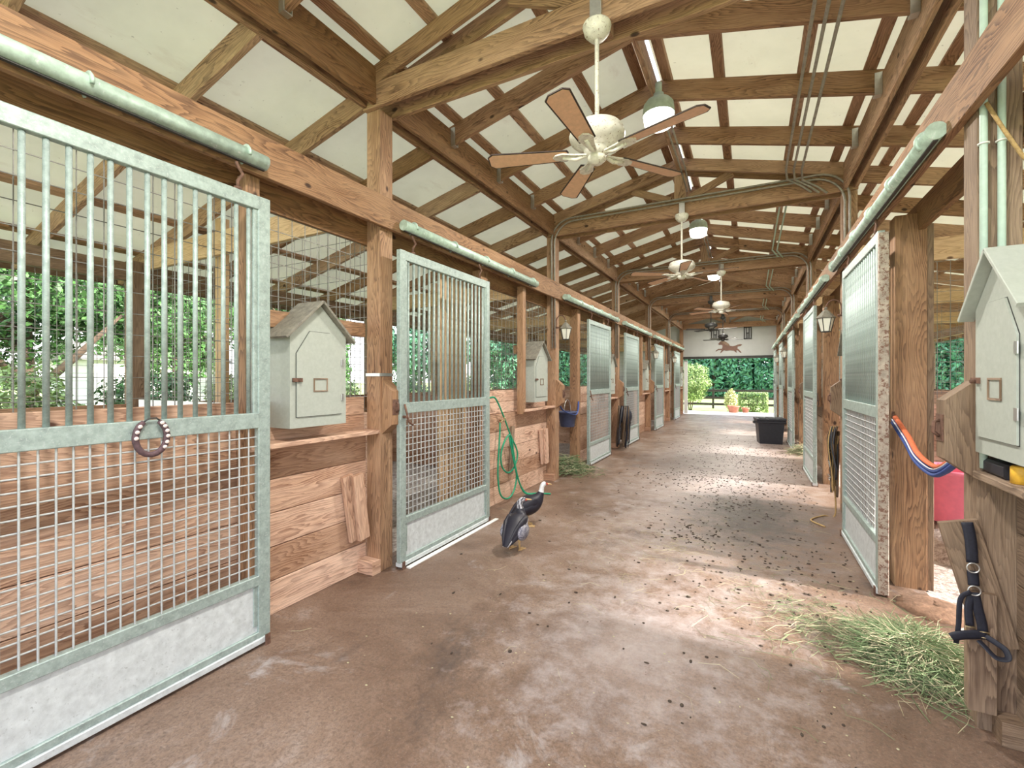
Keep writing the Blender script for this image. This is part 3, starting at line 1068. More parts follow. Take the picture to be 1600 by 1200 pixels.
for k in range(2, 6):
    y = FY[k] - 0.125
    for j in range(2):
        off = j * 0.045
        R_ = 0.30
        xl, xr = XL - 0.04 - 0.0 + off, XR + 0.06 - off
        zt_ = 3.82 - off
        p = [(xl, y + 0.03, 1.95)]
        p += arc((xl + R_, y, zt_ - R_), R_, PI, PI / 2, 8, (1, 0, 0), (0, 0, 1))
        p += arc((xr - R_, y, zt_ - R_), R_, PI / 2, 0, 8, (1, 0, 0), (0, 0, 1))
        p += [(xr, y + 0.03, 1.95)]
        tag(M().tube(p, 0.0125, 6).build('conduit', 'conduit'),
            '%s bent conduit arching along the %s tie beam' % (('outer', 'inner')[j], ['', '', 'second', 'third', 'fourth', 'fifth'][k]), 'conduit', 'conduits arching over the aisle')
for j in range(3):
    x = 0.36 + j * 0.075
    z = ztop(x) - RD - 0.02
    yy = FY[2] - 0.14
    tag(M().tube([(x, -0.8, z), (x, FY[2] - 0.32, z), (x + 0.02, yy - 0.05, z - 0.06), (x + 0.16, yy - 0.02, z - 0.15), (x + 0.26, yy - 0.01, z - 0.24)], 0.0125, 6).build('conduit', 'conduit'),
        'long conduit under the right rafters, %s of three counted from the ridge' % ORD[j], 'conduit', 'long conduits under the right rafters')
    if j < 2:
        for k in range(2, 6):
            tag(M().tube([(x, FY[k] + 0.12, z), (x, FY[k + 1] - 0.3, z), (x + 0.1, FY[k + 1] - 0.15, z - 0.1)], 0.0125, 6).build('conduit', 'pale_conduit'),
                'conduit under the right rafters, %s, %s from the ridge' % (BN[k], ORD[j]), 'conduit', 'conduits under the right rafters farther on')
for j in range(2):
    tag(M().tube([(0.880 + j * 0.056, FY[1] - 0.085, 1.12), (0.880 + j * 0.056, FY[1] - 0.085, 4.05)], 0.0135, 10).build('conduit', 'pale_conduit'),
        'pale green upright pipe on the nearest right roof post, %s' % ('nearer the aisle', 'behind the cabinet roof')[j], 'pipe', 'upright pipes at the right edge')
for j in range(2):
    tag(M().tube(arc((0.880 + j * 0.056, FY[1] - 0.085, 2.50), 0.017, 0, 2 * PI, 10, (1, 0, 0), (0, 1, 0)), 0.004, 5).build('pipe_clamp', 'white_panel'),
        'white clamp on the upright pipe %s at the right edge' % ('nearer the aisle', 'farther from the aisle')[j], 'clamp')
tag(M().tube([(0.88, FY[1] - 0.11, 2.66), (0.93, FY[1] - 0.12, 2.53), (0.98, FY[1] - 0.12, 2.42), (1.02, FY[1] - 0.11, 2.36)], 0.008, 6).build('rope', 'rope_tan'),
    'tan rope slanting over the upright pipes at the right edge', 'rope')


# ------------------------------------------------------------------ ceiling fans
def make_fan(dark=False):
    wm = 'dark_metal' if dark else 'fan_white'
    f = empty('ceiling_fan', (0, 0, 0), 'x', 'ceiling fan')
    # origin at the mounting point; hub hangs 0.78 below
    m = M()
    m.box((-0.035, -0.035, 0.0), (0.035, 0.035, 0.14))
    m.build('mounting_box', wm if dark else 'steel', f)
    M().lathe([(0.0, -0.09), (0.045, -0.085), (0.075, -0.05), (0.085, -0.01), (0.08, 0.0), (0, 0)], n=20).build('canopy', wm, f)
    M().tube([(0, 0, -0.07), (0, 0, -0.60)], 0.013, 8).build('down_rod', wm, f)
    M().lathe([(0, -0.79), (0.05, -0.785), (0.075, -0.76), (0.08, -0.735), (0.12, -0.72), (0.155, -0.69), (0.165, -0.66), (0.15, -0.64), (0.155, -0.63), (0.14, -0.61), (0.09, -0.595), (0.03, -0.58), (0, -0.58)], n=28).build('motor_housing', wm, f)
    M().lathe([(0, -0.83), (0.03, -0.825), (0.052, -0.805), (0.055, -0.785), (0.03, -0.78), (0, -0.78)], n=20).build('switch_cup', wm, f)
    for k in range(5):
        a = math.radians(54 + 72 * k)
        R_ = Matrix.Rotation(a, 4, 'Z')
        irn = M()
        irn.prism([(0.06, -0.018), (0.15, -0.03), (0.20, -0.045), (0.245, -0.03), (0.26, 0), (0.245, 0.03), (0.20, 0.045), (0.15, 0.03), (0.06, 0.018)],
                  (0, 0, -0.775), (1, 0, 0), (0, 1, 0), 0.008)
        irn.tube([(0.05, 0, -0.765), (0.12, 0, -0.79), (0.20, 0, -0.775)], 0.012, 6)
        io = irn.build('blade_iron', wm, f, rot=(0, 0, a))
        bl = M()
        x0, x1, hw0, hw1 = 0.175, 0.655, 0.048, 0.066

        def outline(g):
            return [(x0 + g, -hw0 + g), (x1 - 0.03 - g * 0.6, -hw1 + g), (x1 - g, -hw1 + 0.03), (x1 - g, hw1 - 0.03), (x1 - 0.03 - g * 0.6, hw1 - g), (x0 + g, hw0 - g), (x0 - 0.01 + g, hw0 * 0.6), (x0 - 0.01 + g, -hw0 * 0.6)]
        tw = Matrix.Rotation(math.radians(11), 3, 'X')
        ex, ey = tw @ Vector((1, 0, 0)), tw @ Vector((0, 1, 0))
        nz_ = ex.cross(ey)
        bl.prism(outline(0), Vector((0, 0, -0.765)), ex, ey, 0.006, mi=1)
        bl.prism(outline(0.008), Vector((0, 0, -0.765)) - nz_ * 0.001, ex, ey, 0.001, mi=0, grain=0)
        bl.build('blade', ['dark_metal' if dark else 'fan_blade', 'blade_edge'], io)
    return f


fan0 = make_fan()
FL = ['rusty cream five-blade ceiling fan hanging nearest the camera', 'ceiling fan hanging from the second tie beam', 'ceiling fan hanging from the third tie beam, far down the aisle']
for k, lb in enumerate(FL):
    f = fan0 if k == 0 else copy_tree(fan0)
    f.location = ((XC + 0.01, XC + 0.04, -0.50)[k], FY[k + 1] - 0.165 + (0.06 if k == 0 else 0), 3.60)
    f.rotation_euler = (0, 0, [0, 0.2, 0.55][k])
    f['label'] = lb
    f['group'] = 'cream ceiling fans'
fd = make_fan(True)
for k, (lb, rz) in enumerate((('dark ceiling fan hanging before the far wall, the nearer of the two dark ones', 0.1), ('dark ceiling fan hanging just above the horse cutout', 0.7))):
    f = fd if k == 0 else copy_tree(fd)
    f.location = (XC + (-0.12 if k == 0 else 0.0), FY[k + 4] - 0.165, 3.60)
    f.rotation_euler = (0, 0, rz)
    f['label'] = lb
    f['group'] = 'dark ceiling fans'

# ------------------------------------------------------------------ bell lamps under the ridge
def bell_lamp(y, label):
    l = empty('bell_lamp', (XC + 0.075, y, 3.80), label, 'ceiling lamp', 'bell lamps under the ridge')
    M().lathe([(0.045, 0.30), (0.05, 0.255), (0.105, 0.235), (0.132, 0.20), (0.142, 0.105), (0.136, 0.105), (0.12, 0.18), (0.05, 0.2)], n=24).build('housing', 'lamp_housing', l)
    M().lathe([(0, -0.015), (0.09, -0.01), (0.117, 0.005), (0.125, 0.03), (0.137, 0.11), (0.10, 0.11), (0, 0.11)], n=24).build('bowl', 'lamp_glass', l)
    M().tube([(0, 0, 0.29), (0, 0, 0.40)], 0.03, 8).build('stem', 'lamp_housing', l)
    ld = bpy.data.lights.new('lamp_light', 'AREA')
    ld.shape = 'DISK'
    ld.size = 0.24
    ld.energy = 75
    ld.color = (1.0, 0.95, 0.86)
    lo = bpy.data.objects.new('lamp_light', ld)
    C.objects.link(lo)
    lo.parent = l
    lo.location = (0, 0, -0.02)


for k in range(6):  # the lamp at the camera is out of view, kept for its light
    wh = ['unseen fill overhead at the camera', 'first in view, beside the fan blades', 'second down the aisle', 'third down the aisle', 'fourth down the aisle', 'farthest down the aisle']
    bell_lamp(FY[k] + 1.57, 'pale green bell lamp with white bowl, ' + wh[k])
# cable conduits up the ridge next to the lamps
for k in (1, 2):
    y = FY[k] + 1.6
    for j in range(2):
        tag(M().tube([(XC + 0.05 + j * 0.05, y + 0.15, 4.1), (XC + 0.05 + j * 0.05, FY[k + 1] - 0.35, 4.12), (XC + 0.1 + j * 0.04, FY[k + 1] - 0.12, 3.9)], 0.010, 6).build('conduit', 'conduit'),
            'thin conduit behind the %s bell lamp, %s of the pair' % (('nearest', 'second')[k - 1], ('left', 'right')[j]), 'conduit', 'conduits behind the bell lamps')


# ------------------------------------------------------------------ wall lanterns
def lantern(sd, y, z, label, hoop=True):
    s = -sd
    l = empty('wall_lantern', (X(sd, -0.0), y, z), label, 'wall lamp', 'carriage lanterns on the posts')
    r = M()
    r.lathe([(0, 0.10), (0.03, 0.08), (0.10, 0.0), (0.095, -0.006), (0, -0.006)], (s * 0.15, 0, 0.0), 6, smooth=False)
    r.ball((s * 0.15, 0, 0.11), 0.016, 8)
    r.build('cap', 'box_roof', l)
    M().lathe([(0.047, -0.155), (0.08, -0.008), (0, -0.008)], (s * 0.15, 0, 0.0), 6, smooth=False).build('glass', 'lantern_glass', l)
    fr = M()
    for i in range(6):
        a = 2 * PI * i / 6
        fr.tube([(s * 0.15 + 0.049 * math.cos(a), 0.049 * math.sin(a), -0.157), (s * 0.15 + 0.083 * math.cos(a), 0.083 * math.sin(a), -0.008)], 0.0045, 5)
    fr.lathe([(0, -0.166), (0.05, -0.166), (0.052, -0.155), (0, -0.155)], (s * 0.15, 0, 0), 6, smooth=False)
    fr.build('frame', 'dark_metal', l)
    a_ = M()
    pts = [(0.0, 0, 0.02)] + [(s * 0.075 - s * 0.075 * math.cos(t), 0, 0.10 + 0.10 * math.sin(t)) for t in [PI * i / 8 for i in range(9)]]
    a_.tube(pts, 0.008, 6)
    a_.lathe([(0, -0.012), (0.03, -0.01), (0.03, 0.01), (0, 0.012)], (s * 0.012, 0, 0.02), 10)
    a_.build('bracket', 'rusty_iron', l)
    return l


LL = {2: 'lantern on the left post beyond the hose', 4: 'second lantern on the left row', 5: 'farthest lantern on the left row'}
for k, lb in LL.items():
    lantern(-1, FY[k] - 0.04, 2.24, 'carriage ' + lb)
for k, lb in {2: 'carriage lantern on the right post above the nearest gate', 4: 'carriage lantern on the right farther down, small', 5: 'farthest carriage lantern on the right'}.items():
    lantern(1, FY[k] - 0.04, 2.20, lb)

# ------------------------------------------------------------------ horseshoe on the big gate
h = empty('horseshoe', (XL + 0.135, 1.075, 1.235), 'old horseshoe with pebbles glued on, hung on the rail of the large left gate', 'horseshoe')
m = M()
pts = []
for i in range(17):
    a = math.radians(118 + 304 * i / 16)
    pts.append((0, 0.062 * math.cos(a), 0.080 * math.sin(a)))
m.tube(pts, [0.011] + [0.0145] * 15 + [0.011], 6, flat=0.6, upv=(1, 0, 0))
m.build('shoe', 'horseshoe_iron', h)
for a in (-20, 0, 18, 36, 160, 180, -38, 140, 52):
    M().ball((0.011, 0.062 * math.cos(math.radians(a)), 0.080 * math.sin(math.radians(a))), 0.0095, 6, sc=(0.6, 1, 0.9)).build('pebble', 'pebble', h)
M().tube([(0, -0.03, 0.07), (0.0, -0.01, 0.085), (0, 0.02, 0.085), (0, 0.035, 0.072)], 0.004, 5).build('hanging_wire', 'dark_metal', h)

# ------------------------------------------------------------------ green hose
def spline(pts, n=8):
    pts = [Vector(p) for p in pts]
    out = []
    P = [pts[0] * 2 - pts[1]] + pts + [pts[-1] * 2 - pts[-2]]
    for i in range(1, len(P) - 2):
        for j in range(n):
            t = j / n
            a, b, c, d = P[i - 1], P[i], P[i + 1], P[i + 2]
            out.append(0.5 * ((2 * b) + (c - a) * t + (2 * a - 5 * b + 4 * c - d) * t * t + (3 * b - a - 3 * c + d) * t ** 3))
    out.append(pts[-1])
    return out


hx = XL - 0.095
hose = empty('garden_hose', (0, 0, 0), 'green garden hose looped over a faucet on the left board wall', 'hose')
pts = [(hx - 0.02, 4.52, 1.28), (hx + 0.01, 4.62, 1.27), (hx + 0.02, 4.80, 1.05), (hx + 0.02, 4.98, 0.80), (hx + 0.03, 5.12, 0.62), (hx + 0.03, 5.14, 0.50), (hx + 0.03, 5.03, 0.38),
       (hx + 0.03, 4.88, 0.36), (hx + 0.03, 4.74, 0.46), (hx + 0.03, 4.72, 0.62), (hx + 0.04, 4.82, 0.78), (hx + 0.04, 4.95, 0.80), (hx + 0.05, 5.0, 0.60), (hx + 0.06, 5.08, 0.30), (hx + 0.08, 5.22, 0.06), (hx + 0.16, 5.30, 0.013), (hx + 0.3, 5.2, 0.013)]
M().tube(spline(pts), 0.0105, 8).build('hose_run', 'green_rubber', hose)
pts = [(hx + 0.01, 4.73, 0.98), (hx + 0.02, 4.70, 0.80), (hx + 0.02, 4.66, 0.40), (hx + 0.03, 4.70, 0.14), (hx + 0.04, 4.86, 0.05), (hx + 0.04, 5.02, 0.10), (hx + 0.04, 5.10, 0.28), (hx + 0.03, 5.02, 0.60), (hx + 0.03, 4.92, 0.82),
       (hx + 0.05, 4.96, 0.60), (hx + 0.06, 5.10, 0.25), (hx + 0.09, 5.26, 0.04), (hx + 0.2, 5.4, 0.013), (hx + 0.36, 5.45, 0.013)]
M().tube(spline(pts), 0.0105, 8).build('hose_run', 'green_rubber', hose)
m = M()
m.tube([(hx - 0.05, 4.82, 1.0), (hx + 0.03, 4.80, 1.0), (hx + 0.03, 4.74, 1.0), (hx + 0.02, 4.73, 0.98)], 0.010, 8)
m.tube([(hx + 0.03, 4.80, 1.0), (hx + 0.03, 4.80, 1.03)], 0.006, 6)
m.lathe([(0, 0), (0.02, 0), (0.02, 0.006), (0, 0.006)], (hx + 0.03, 4.80, 1.03), 8)
tag(m.build('faucet', 'brass'), 'small brass faucet on the left board wall above the hose loops', 'faucet')


# ------------------------------------------------------------------ leaning boards
def loose_board(name, sd, y, z0, L, wd, lean, label, mat, n=2):
    e = empty(name, (X(sd, 0.12), y, z0), label, 'board')
    for i in range(n):
        m = M()
        m.beam((-sd * (0.012 + 0.04 * i), -lean + 0.06 * i, L), (-sd * (0.012 + 0.04 * i), 0.05 * i, 0), 0.035, wd, (0, 1, 0))
        m.build('plank', mat, e)
    return e


loose_board('leaning_boards', -1, FY[1] - 0.22, 0.28, 0.50, 0.10, 0.08, 'pair of short boards fixed slanting on the wall beside the nearest left roof post', 'plank')
loose_board('leaning_boards', -1, FY[2] - 0.28, 0.28, 0.50, 0.10, 0.06, 'pair of short boards on the wall beside the second left roof post', 'plank')
tag(M().beam((0, 0, 0), (0.0, 0.05, 0.6), 0.03, 0.07, (0, 1, 0)).build('leaning_board', 'aged_timber', None, (XL - 0.12, 5.07, 0.3)), 'narrow grey board on the wall behind the hose loops', 'board')

# ------------------------------------------------------------------ bucket on the left with strap
def bucket(loc, r0, r1, hgt, mat, label, band=None, cat='bucket', name='bucket'):
    b = empty(name, loc, label, cat)
    M().lathe([(r0 * 0.96, 0.0), (r0, 0.004), (r1, hgt), (r1 + 0.012, hgt), (r1 + 0.012, hgt - 0.02), (r1 + 0.004, hgt - 0.025), (r1 - 0.006, hgt - 0.006), (r0 - 0.006, 0.01), (0, 0.01)], n=28).build('pail', mat, b)
    return b


b = bucket((XL - 0.10, 7.02, 0.72), 0.115, 0.155, 0.25, 'blue_plastic', 'dark blue bucket hanging in the left stall opening')
M().tube([(0, 0.15 * math.cos(t), 0.24 + 0.20 * math.sin(t)) for t in [PI * i / 12 for i in range(13)]], 0.005, 6).build('bail_handle', 'steel', b)
tag(M().tube(spline([(XL - 0.02, 6.41, 1.18), (XL + 0.0, 6.56, 1.02), (XL + 0.08, 6.88, 0.93), (XL + 0.04, 7.14, 0.99), (XL - 0.01, 7.31, 1.12)]), 0.015, 8, flat=0.4).build('web_strap', 'blue_web'),
    'blue web strap stretched across the left opening around the bucket', 'strap')

# pink tub and coloured strap in the first right opening
tub = empty('tub', (2.02, 7.25, 0), 'pink plastic tub on the bedding in the right stall', 'tub')
tub.location = (1.62, 5.55, 0.23)
M().lathe([(0.24, 0.0), (0.27, 0.42), (0.30, 0.43), (0.30, 0.46), (0.275, 0.46), (0.25, 0.10), (0, 0.08)], n=32).build('tub_body', 'pink_plastic', tub)
m = M()
m.ball((0, 0, 0), 1.0, 16, sc=(0.75, 0.72, 0.25))
for i, v in enumerate(m.v):
    m.v[i] = (v[0], v[1], v[2] + 0.01 * math.sin(v[0] * 23) * math.cos(v[1] * 19))
tag(m.build('bedding_heap', 'stall_bedding', None, (1.95, 5.40, -0.01)), 'low bank of pale bedding under the pink tub', 'bedding', None, 'stuff')
gp = FY[1] + 1.45
strap = empty('web_strap', (0, 0, 0), 'striped orange and blue web strap slung from the right gate post across the opening', 'strap')
base = [(XR + 0.0, gp + 0.02, 1.20), (XR - 0.02, gp - 0.38, 1.10), (XR - 0.03, gp - 0.62, 1.02), (XR - 0.03, gp - 0.88, 0.99), (XR - 0.04, gp - 1.08, 1.03), (XR - 0.04, gp - 1.28, 1.12)]
for dz, dx, mt in ((0.030, 0.006, 'orange_web'), (0.004, 0, 'blue_web'), (-0.016, -0.003, 'blue_web'), (0.015, -0.012, 'white_web')):
    M().tube(spline([(x + dx, y, z + dz) for x, y, z in base]), 0.016 if mt != 'white_web' else 0.004, 8, flat=0.7).build('web_band', mt, strap)
M().tube([(XR - 0.0, gp + 0.03, 1.26), (XR - 0.01, gp - 0.0, 1.22), (XR - 0.0, gp + 0.0, 1.18)], 0.010, 6).build('snap_hook', 'rusty_iron', strap)

# ------------------------------------------------------------------ right edge: gadget, tin, boards with halter
yq = FY[1]
tag(M().box((0.875, yq - 0.27, 1.106), (0.96, yq - 0.09, 1.165), ch=0.012).build('timer_box', 'black_plastic'), 'black plastic gadget on the ledge under the right cabinet', 'device')
tin = M()
tin.lathe([(0, 0), (0.032, 0), (0.032, 0.06), (0.028, 0.065), (0, 0.065)], n=18)
tag(tin.build('tin', 'yellow_plastic', None, (0.905, yq - 0.33, 1.106)), 'small yellow container at the end of the ledge under the right cabinet', 'container')
yb_ = yq - 0.085
tag(M().beam((0.925, yb_, 0.37), (0.795, yb_, 0.885), 0.13, 0.028, (0, 1, 0), tone=0.5).build('leaning_board', 'aged_timber'),
    'weathered board nailed slanting at the foot of the right edge post, under a halter', 'board')
tag(M().beam((0.865, yb_ - 0.028, 0.10), (0.865, yb_ - 0.028, 0.60), 0.09, 0.022, (0, 1, 0), tone=0.7).build('short_board', 'aged_timber'),
    'short upright board behind the halter nose band at the right edge', 'board')

hal = empty('halter', (0.825, yb_ - 0.045, 0.88), 'dark blue nylon halter hanging on the slanting board at the right edge', 'halter')


def strapm(pts, wd=0.011, name='strap', mt='navy_nylon'):
    return M().tube(spline([(x, y, z) for x, y, z in pts], 6), wd, 8, flat=0.22, upv=(0.05, -1, 0)).build(name, mt, hal)


strapm([(-0.010, 0.004, 0.012), (0.0, 0, -0.06), (0.006, 0, -0.155)], 0.021)
strapm([(0.006, 0, -0.19), (0.010, 0, -0.25)], 0.020)
strapm([(0.012, 0, -0.28), (0.022, 0, -0.34), (0.034, 0, -0.40), (0.038, 0, -0.44)], 0.018)
strapm([(0.004, 0, -0.285), (-0.008, -0.004, -0.35), (-0.004, -0.006, -0.42)], 0.015)
strapm([(-0.002, -0.01, -0.275), (-0.036, -0.015, -0.31), (-0.044, -0.02, -0.42), (-0.052, -0.02, -0.50)], 0.010)
strapm([(0.045, -0.008, -0.445), (0.0, -0.02, -0.45), (-0.045, -0.03, -0.46), (-0.07, -0.03, -0.475)], 0.020, 'noseband')
strapm([(0.04, -0.01, -0.45), (0.065, -0.03, -0.46), (0.088, -0.05, -0.475), (0.088, -0.07, -0.50), (0.055, -0.07, -0.505), (0.03, -0.05, -0.48), (0.015, -0.03, -0.465)], 0.012, 'noseband')
for c_, r_ in (((0.006, -0.006, -0.175), 0.020), ((0.010, -0.006, -0.27), 0.020)):
    M().tube([(c_[0] + r_ * math.cos(t), c_[1], c_[2] + r_ * math.sin(t)) for t in [2 * PI * i / 14 for i in range(14)]], 0.003, 6, closed=True).build('ring', 'steel', hal)
for c_ in ((-0.004, -0.012, -0.435), (0.038, -0.014, -0.445)):
    M().tube([(c_[0] + a, c_[1], c_[2] + b_) for a, b_ in ((-.015, -.012), (.015, -.012), (.015, .012), (-.015, .012))], 0.003, 6, closed=True).build('buckle', 'brass', hal)


# ------------------------------------------------------------------ tack bundles
def bundle(name, loc, H_, label, mats, n=9, wd=0.16, seed=1, sd=-1, dp=0.09):
    rnd = random.Random(seed)
    e = empty(name, loc, label, 'tack', None)
    for i in range(n):
        y = rnd.uniform(-wd / 2, wd / 2)
        x = -sd * rnd.uniform(0.02, dp)
        l_ = H_ * rnd.uniform(0.7, 1.0)
        y2 = y + rnd.uniform(-0.1, 0.1)
        p = spline([(x, 0.0, 0), (x - sd * 0.03, y, -l_ * 0.3), (x, y2, -l_ * 0.8), (x, (y + y2) / 2, -l_), (x + 0.01, y * 0.5, -l_ * 0.6), (x * 0.6, 0.02, -0.05)], 5)
        M().tube(p, rnd.choice((0.009, 0.012, 0.016)), 6, flat=0.5).build('strap', mats[i % len(mats)], e)
    for i in range(3):
        M().tube([(-sd * 0.10, rnd.uniform(-wd / 2, wd / 2) + 0.025 * math.cos(t), -H_ * (0.35 + 0.2 * i) + 0.025 * math.sin(t)) for t in [2 * PI * q / 10 for q in range(10)]], 0.004, 5, closed=True).build('ring', 'steel', e)
    return e


e = bundle('bridle_bundle', (XL + 0.02, FY[3] - 0.20, 0.92), 0.88, 'dark bundle of bridles and gear hanging on the left beyond the open gate', ['navy_nylon', 'black_plastic', 'leather'], 30, 0.5, 3, -1, 0.24)
m = M()
m.ball((0.16, 0.02, -0.20), 0.21, 14, sc=(0.7, 0.9, 0.85))
for i, v in enumerate(m.v):
    x, y, z = v
    m.v[i] = (x, y, z - 0.5 * max(0, abs(y) - 0.05))
m.build('saddle_pad', 'navy_nylon', e)
e = bundle('bridle_bundle', (XR - 0.05, FY[2] - 0.30, 0.98), 0.75, 'brown leather straps and rope hanging on the right behind the nearest gate', ['leather', 'rope_tan', 'black_plastic'], 22, 0.2, 5, 1)
M().tube(spline([(-0.02, 0, -0.1), (-0.06, -0.03, -0.5), (-0.05, -0.02, -0.95), (-0.16, -0.05, -0.972), (-0.30, -0.3, -0.972), (-0.2, -0.5, -0.972)]), 0.008, 6).build('lead_rope', 'rope_tan', e)
e = bundle('hanging_halter', (XR - 0.0, FY[6] - 0.05, 1.35), 0.4, 'dark halter hanging by the far right doorway', ['black_plastic'], 8, 0.2, 8, 1)

# ------------------------------------------------------------------ black wheeled bin
bn = empty('trash_bin', (0.40, 12.25, 0), 'black lidded plastic bin standing near the far end on the right', 'bin', None, 0.12)
m = M()
a0, a1, hb = 0.23, 0.27, 0.55
vs = [(-a0, -0.22, 0.0), (a0, -0.22, 0.0), (a0, 0.22, 0.0), (-a0, 0.22, 0.0), (-a1, -0.27, hb), (a1, -0.27, hb), (a1, 0.27, hb), (-a1, 0.27, hb)]
m.v += vs
for q in ((3, 2, 1, 0), (0, 1, 5, 4), (1, 2, 6, 5), (2, 3, 7, 6), (3, 0, 4, 7), (4, 5, 6, 7)):
    m.face(q)
m.box((-a1 - 0.02, -0.29, hb - 0.07), (a1 + 0.02, 0.29, hb - 0.01), ch=0.01)
m.build('body', 'black_plastic', bn)
m = M()
m.box((-a1 - 0.03, -0.30, hb - 0.01), (a1 + 0.03, 0.30, hb + 0.03), ch=0.012)
for i in range(3):
    m.box((-a1 + 0.03 + i * 0.2, -0.26, hb + 0.028), (-a1 + 0.17 + i * 0.2, 0.26, hb + 0.042), ch=0.006)
m.build('lid', 'black_plastic', bn)
for sx in (-1, 1):
    M().box((sx * (a1 + 0.03), -0.06, hb - 0.10), (sx * (a1 + 0.07), 0.06, hb - 0.04), ch=0.01).build('handle', 'black_plastic', bn)

# ------------------------------------------------------------------ hay, straw, debris
def hay(name, cx, cy, rx, ry, h_, n, label, mats=('hay_green', 'hay_pale'), seed=0, r=0.0016, kind='stuff', z0=0.0):
    rnd = random.Random(seed)
    m = M()
    for i in range(n):
        a = rnd.uniform(0, 2 * PI)
        q = abs(rnd.gauss(0, 0.42))
        q = min(q, 1.25)
        x, y = cx + rx * q * math.cos(a), cy + ry * q * math.sin(a)
        zt_ = h_ * max(0.0, 1 - q) ** 0.8 * rnd.uniform(0.1, 1.0)
        L = rnd.uniform(0.05, 0.22)
        d = rnd.uniform(0, 2 * PI)
        el = rnd.gauss(0, 0.22) if zt_ > 0.02 else rnd.uniform(0, 0.06)
        dx, dy, dz = math.cos(d) * math.cos(el) * L, math.sin(d) * math.cos(el) * L, math.sin(el) * L
        b = rnd.uniform(-1.1, 1.1) * L
        z = z0 + max(0.004, zt_)
        p0 = (x, y, z)
        p1 = (x + dx / 2 - dy * 0.3 * b / L, y + dy / 2 + dx * 0.3 * b / L, max(z0 + 0.004, z + dz / 2 + 0.01))
        p2 = (x + dx, y + dy, max(z0 + 0.004, z + dz))
        m.tube([p0, p1, p2], r * rnd.uniform(0.7, 1.5), 3, mi=0 if rnd.random() < 0.68 else 1, cap=False)
    o = m.build(name, list(mats))
    return tag(o, label, 'hay' if 'hay' in name else 'debris', None, kind)


hay('hay_pile', 0.76, 3.13, 0.27, 0.36, 0.13, 6000, 'loose pile of green hay on the floor at the right edge', seed=1, r=0.0013)
hay('hay_pile', 0.98, 10.75, 0.33, 0.42, 0.18, 900, 'small pale hay heap by the right gates beyond the open gate', seed=2, r=0.003, mats=('hay_pale', 'hay_green'))
hay('hay_pile', -2.62, 6.95, 0.45, 0.55, 0.24, 1800, 'pile of green hay spilling from the left opening below the bucket', seed=3, r=0.0026)
hay('straw_litter', -0.6, 4.2, 2.4, 2.9, 0.0, 260, 'thin scattering of straw stalks over the aisle floor', mats=('hay_pale', 'hay_pale'), seed=4, r=0.0009)
hay('hay_litter', 0.35, 3.3, 0.7, 0.9, 0.0, 300, 'stray hay stalks around the near right pile', seed=5, r=0.001)

rnd = random.Random(11)
m = M()
CL = [(rnd.gauss(-0.1, 0.5), rnd.uniform(3.6, 11), rnd.uniform(0.2, 0.7)) for _ in range(16)]
for i in range(2600):
    # droppings and mud crumbs, thickest down the middle of the aisle
    y = rnd.uniform(2.0, 15)
    x = rnd.gauss(-0.35, 0.75) if rnd.random() < 0.7 else rnd.uniform(-2.2, 0.8)
    if not (-2.3 < x < 0.75):
        continue
    if rnd.random() < 0.8:
        q = rnd.choice(CL)
        x, y = rnd.gauss(q[0], q[2]), rnd.gauss(q[1], q[2] * 1.2)
        if not (-2.3 < x < 0.72 and y > 2):
            continue
    r_ = rnd.uniform(0.0025, 0.0085)
    m.ball((x, y, r_ * 0.4), r_, 3, sc=(rnd.uniform(0.8, 2.4), rnd.uniform(0.8, 2.4), 0.5))
tag(m.build('mud_crumbs', 'dropping'), 'dark mud crumbs and droppings strewn down the middle of the aisle', 'debris', None, 'stuff')
m = M()
for i in range(420):
    x, y = rnd.uniform(-2.0, 0.7), rnd.uniform(1.3, 7)
    r_ = rnd.uniform(0.0015, 0.0045)
    m.ball((x, y, r_ * 0.3), r_, 4, sc=(rnd.uniform(0.8, 2.2), rnd.uniform(0.8, 2), 0.4))
tag(m.build('wood_chips', 'hay_pale'), 'pale wood chips and grain sprinkled on the near floor', 'debris', None, 'stuff')
m = M()
m.ball((0, 0, 0.0), 0.16, 10, sc=(1.2, 1.3, 0.35))
for i, v in enumerate(m.v):
    m.v[i] = (v[0] + rnd.uniform(-.015, .015), v[1] + rnd.uniform(-.015, .015), v[2] + rnd.uniform(-.008, .008))
tag(m.build('dirt_heap', 'dirt', None, (XR + 0.14, FY[1] + 1.16, -0.01)), 'small heap of dark dirt at the foot of the right gate post', 'dirt')


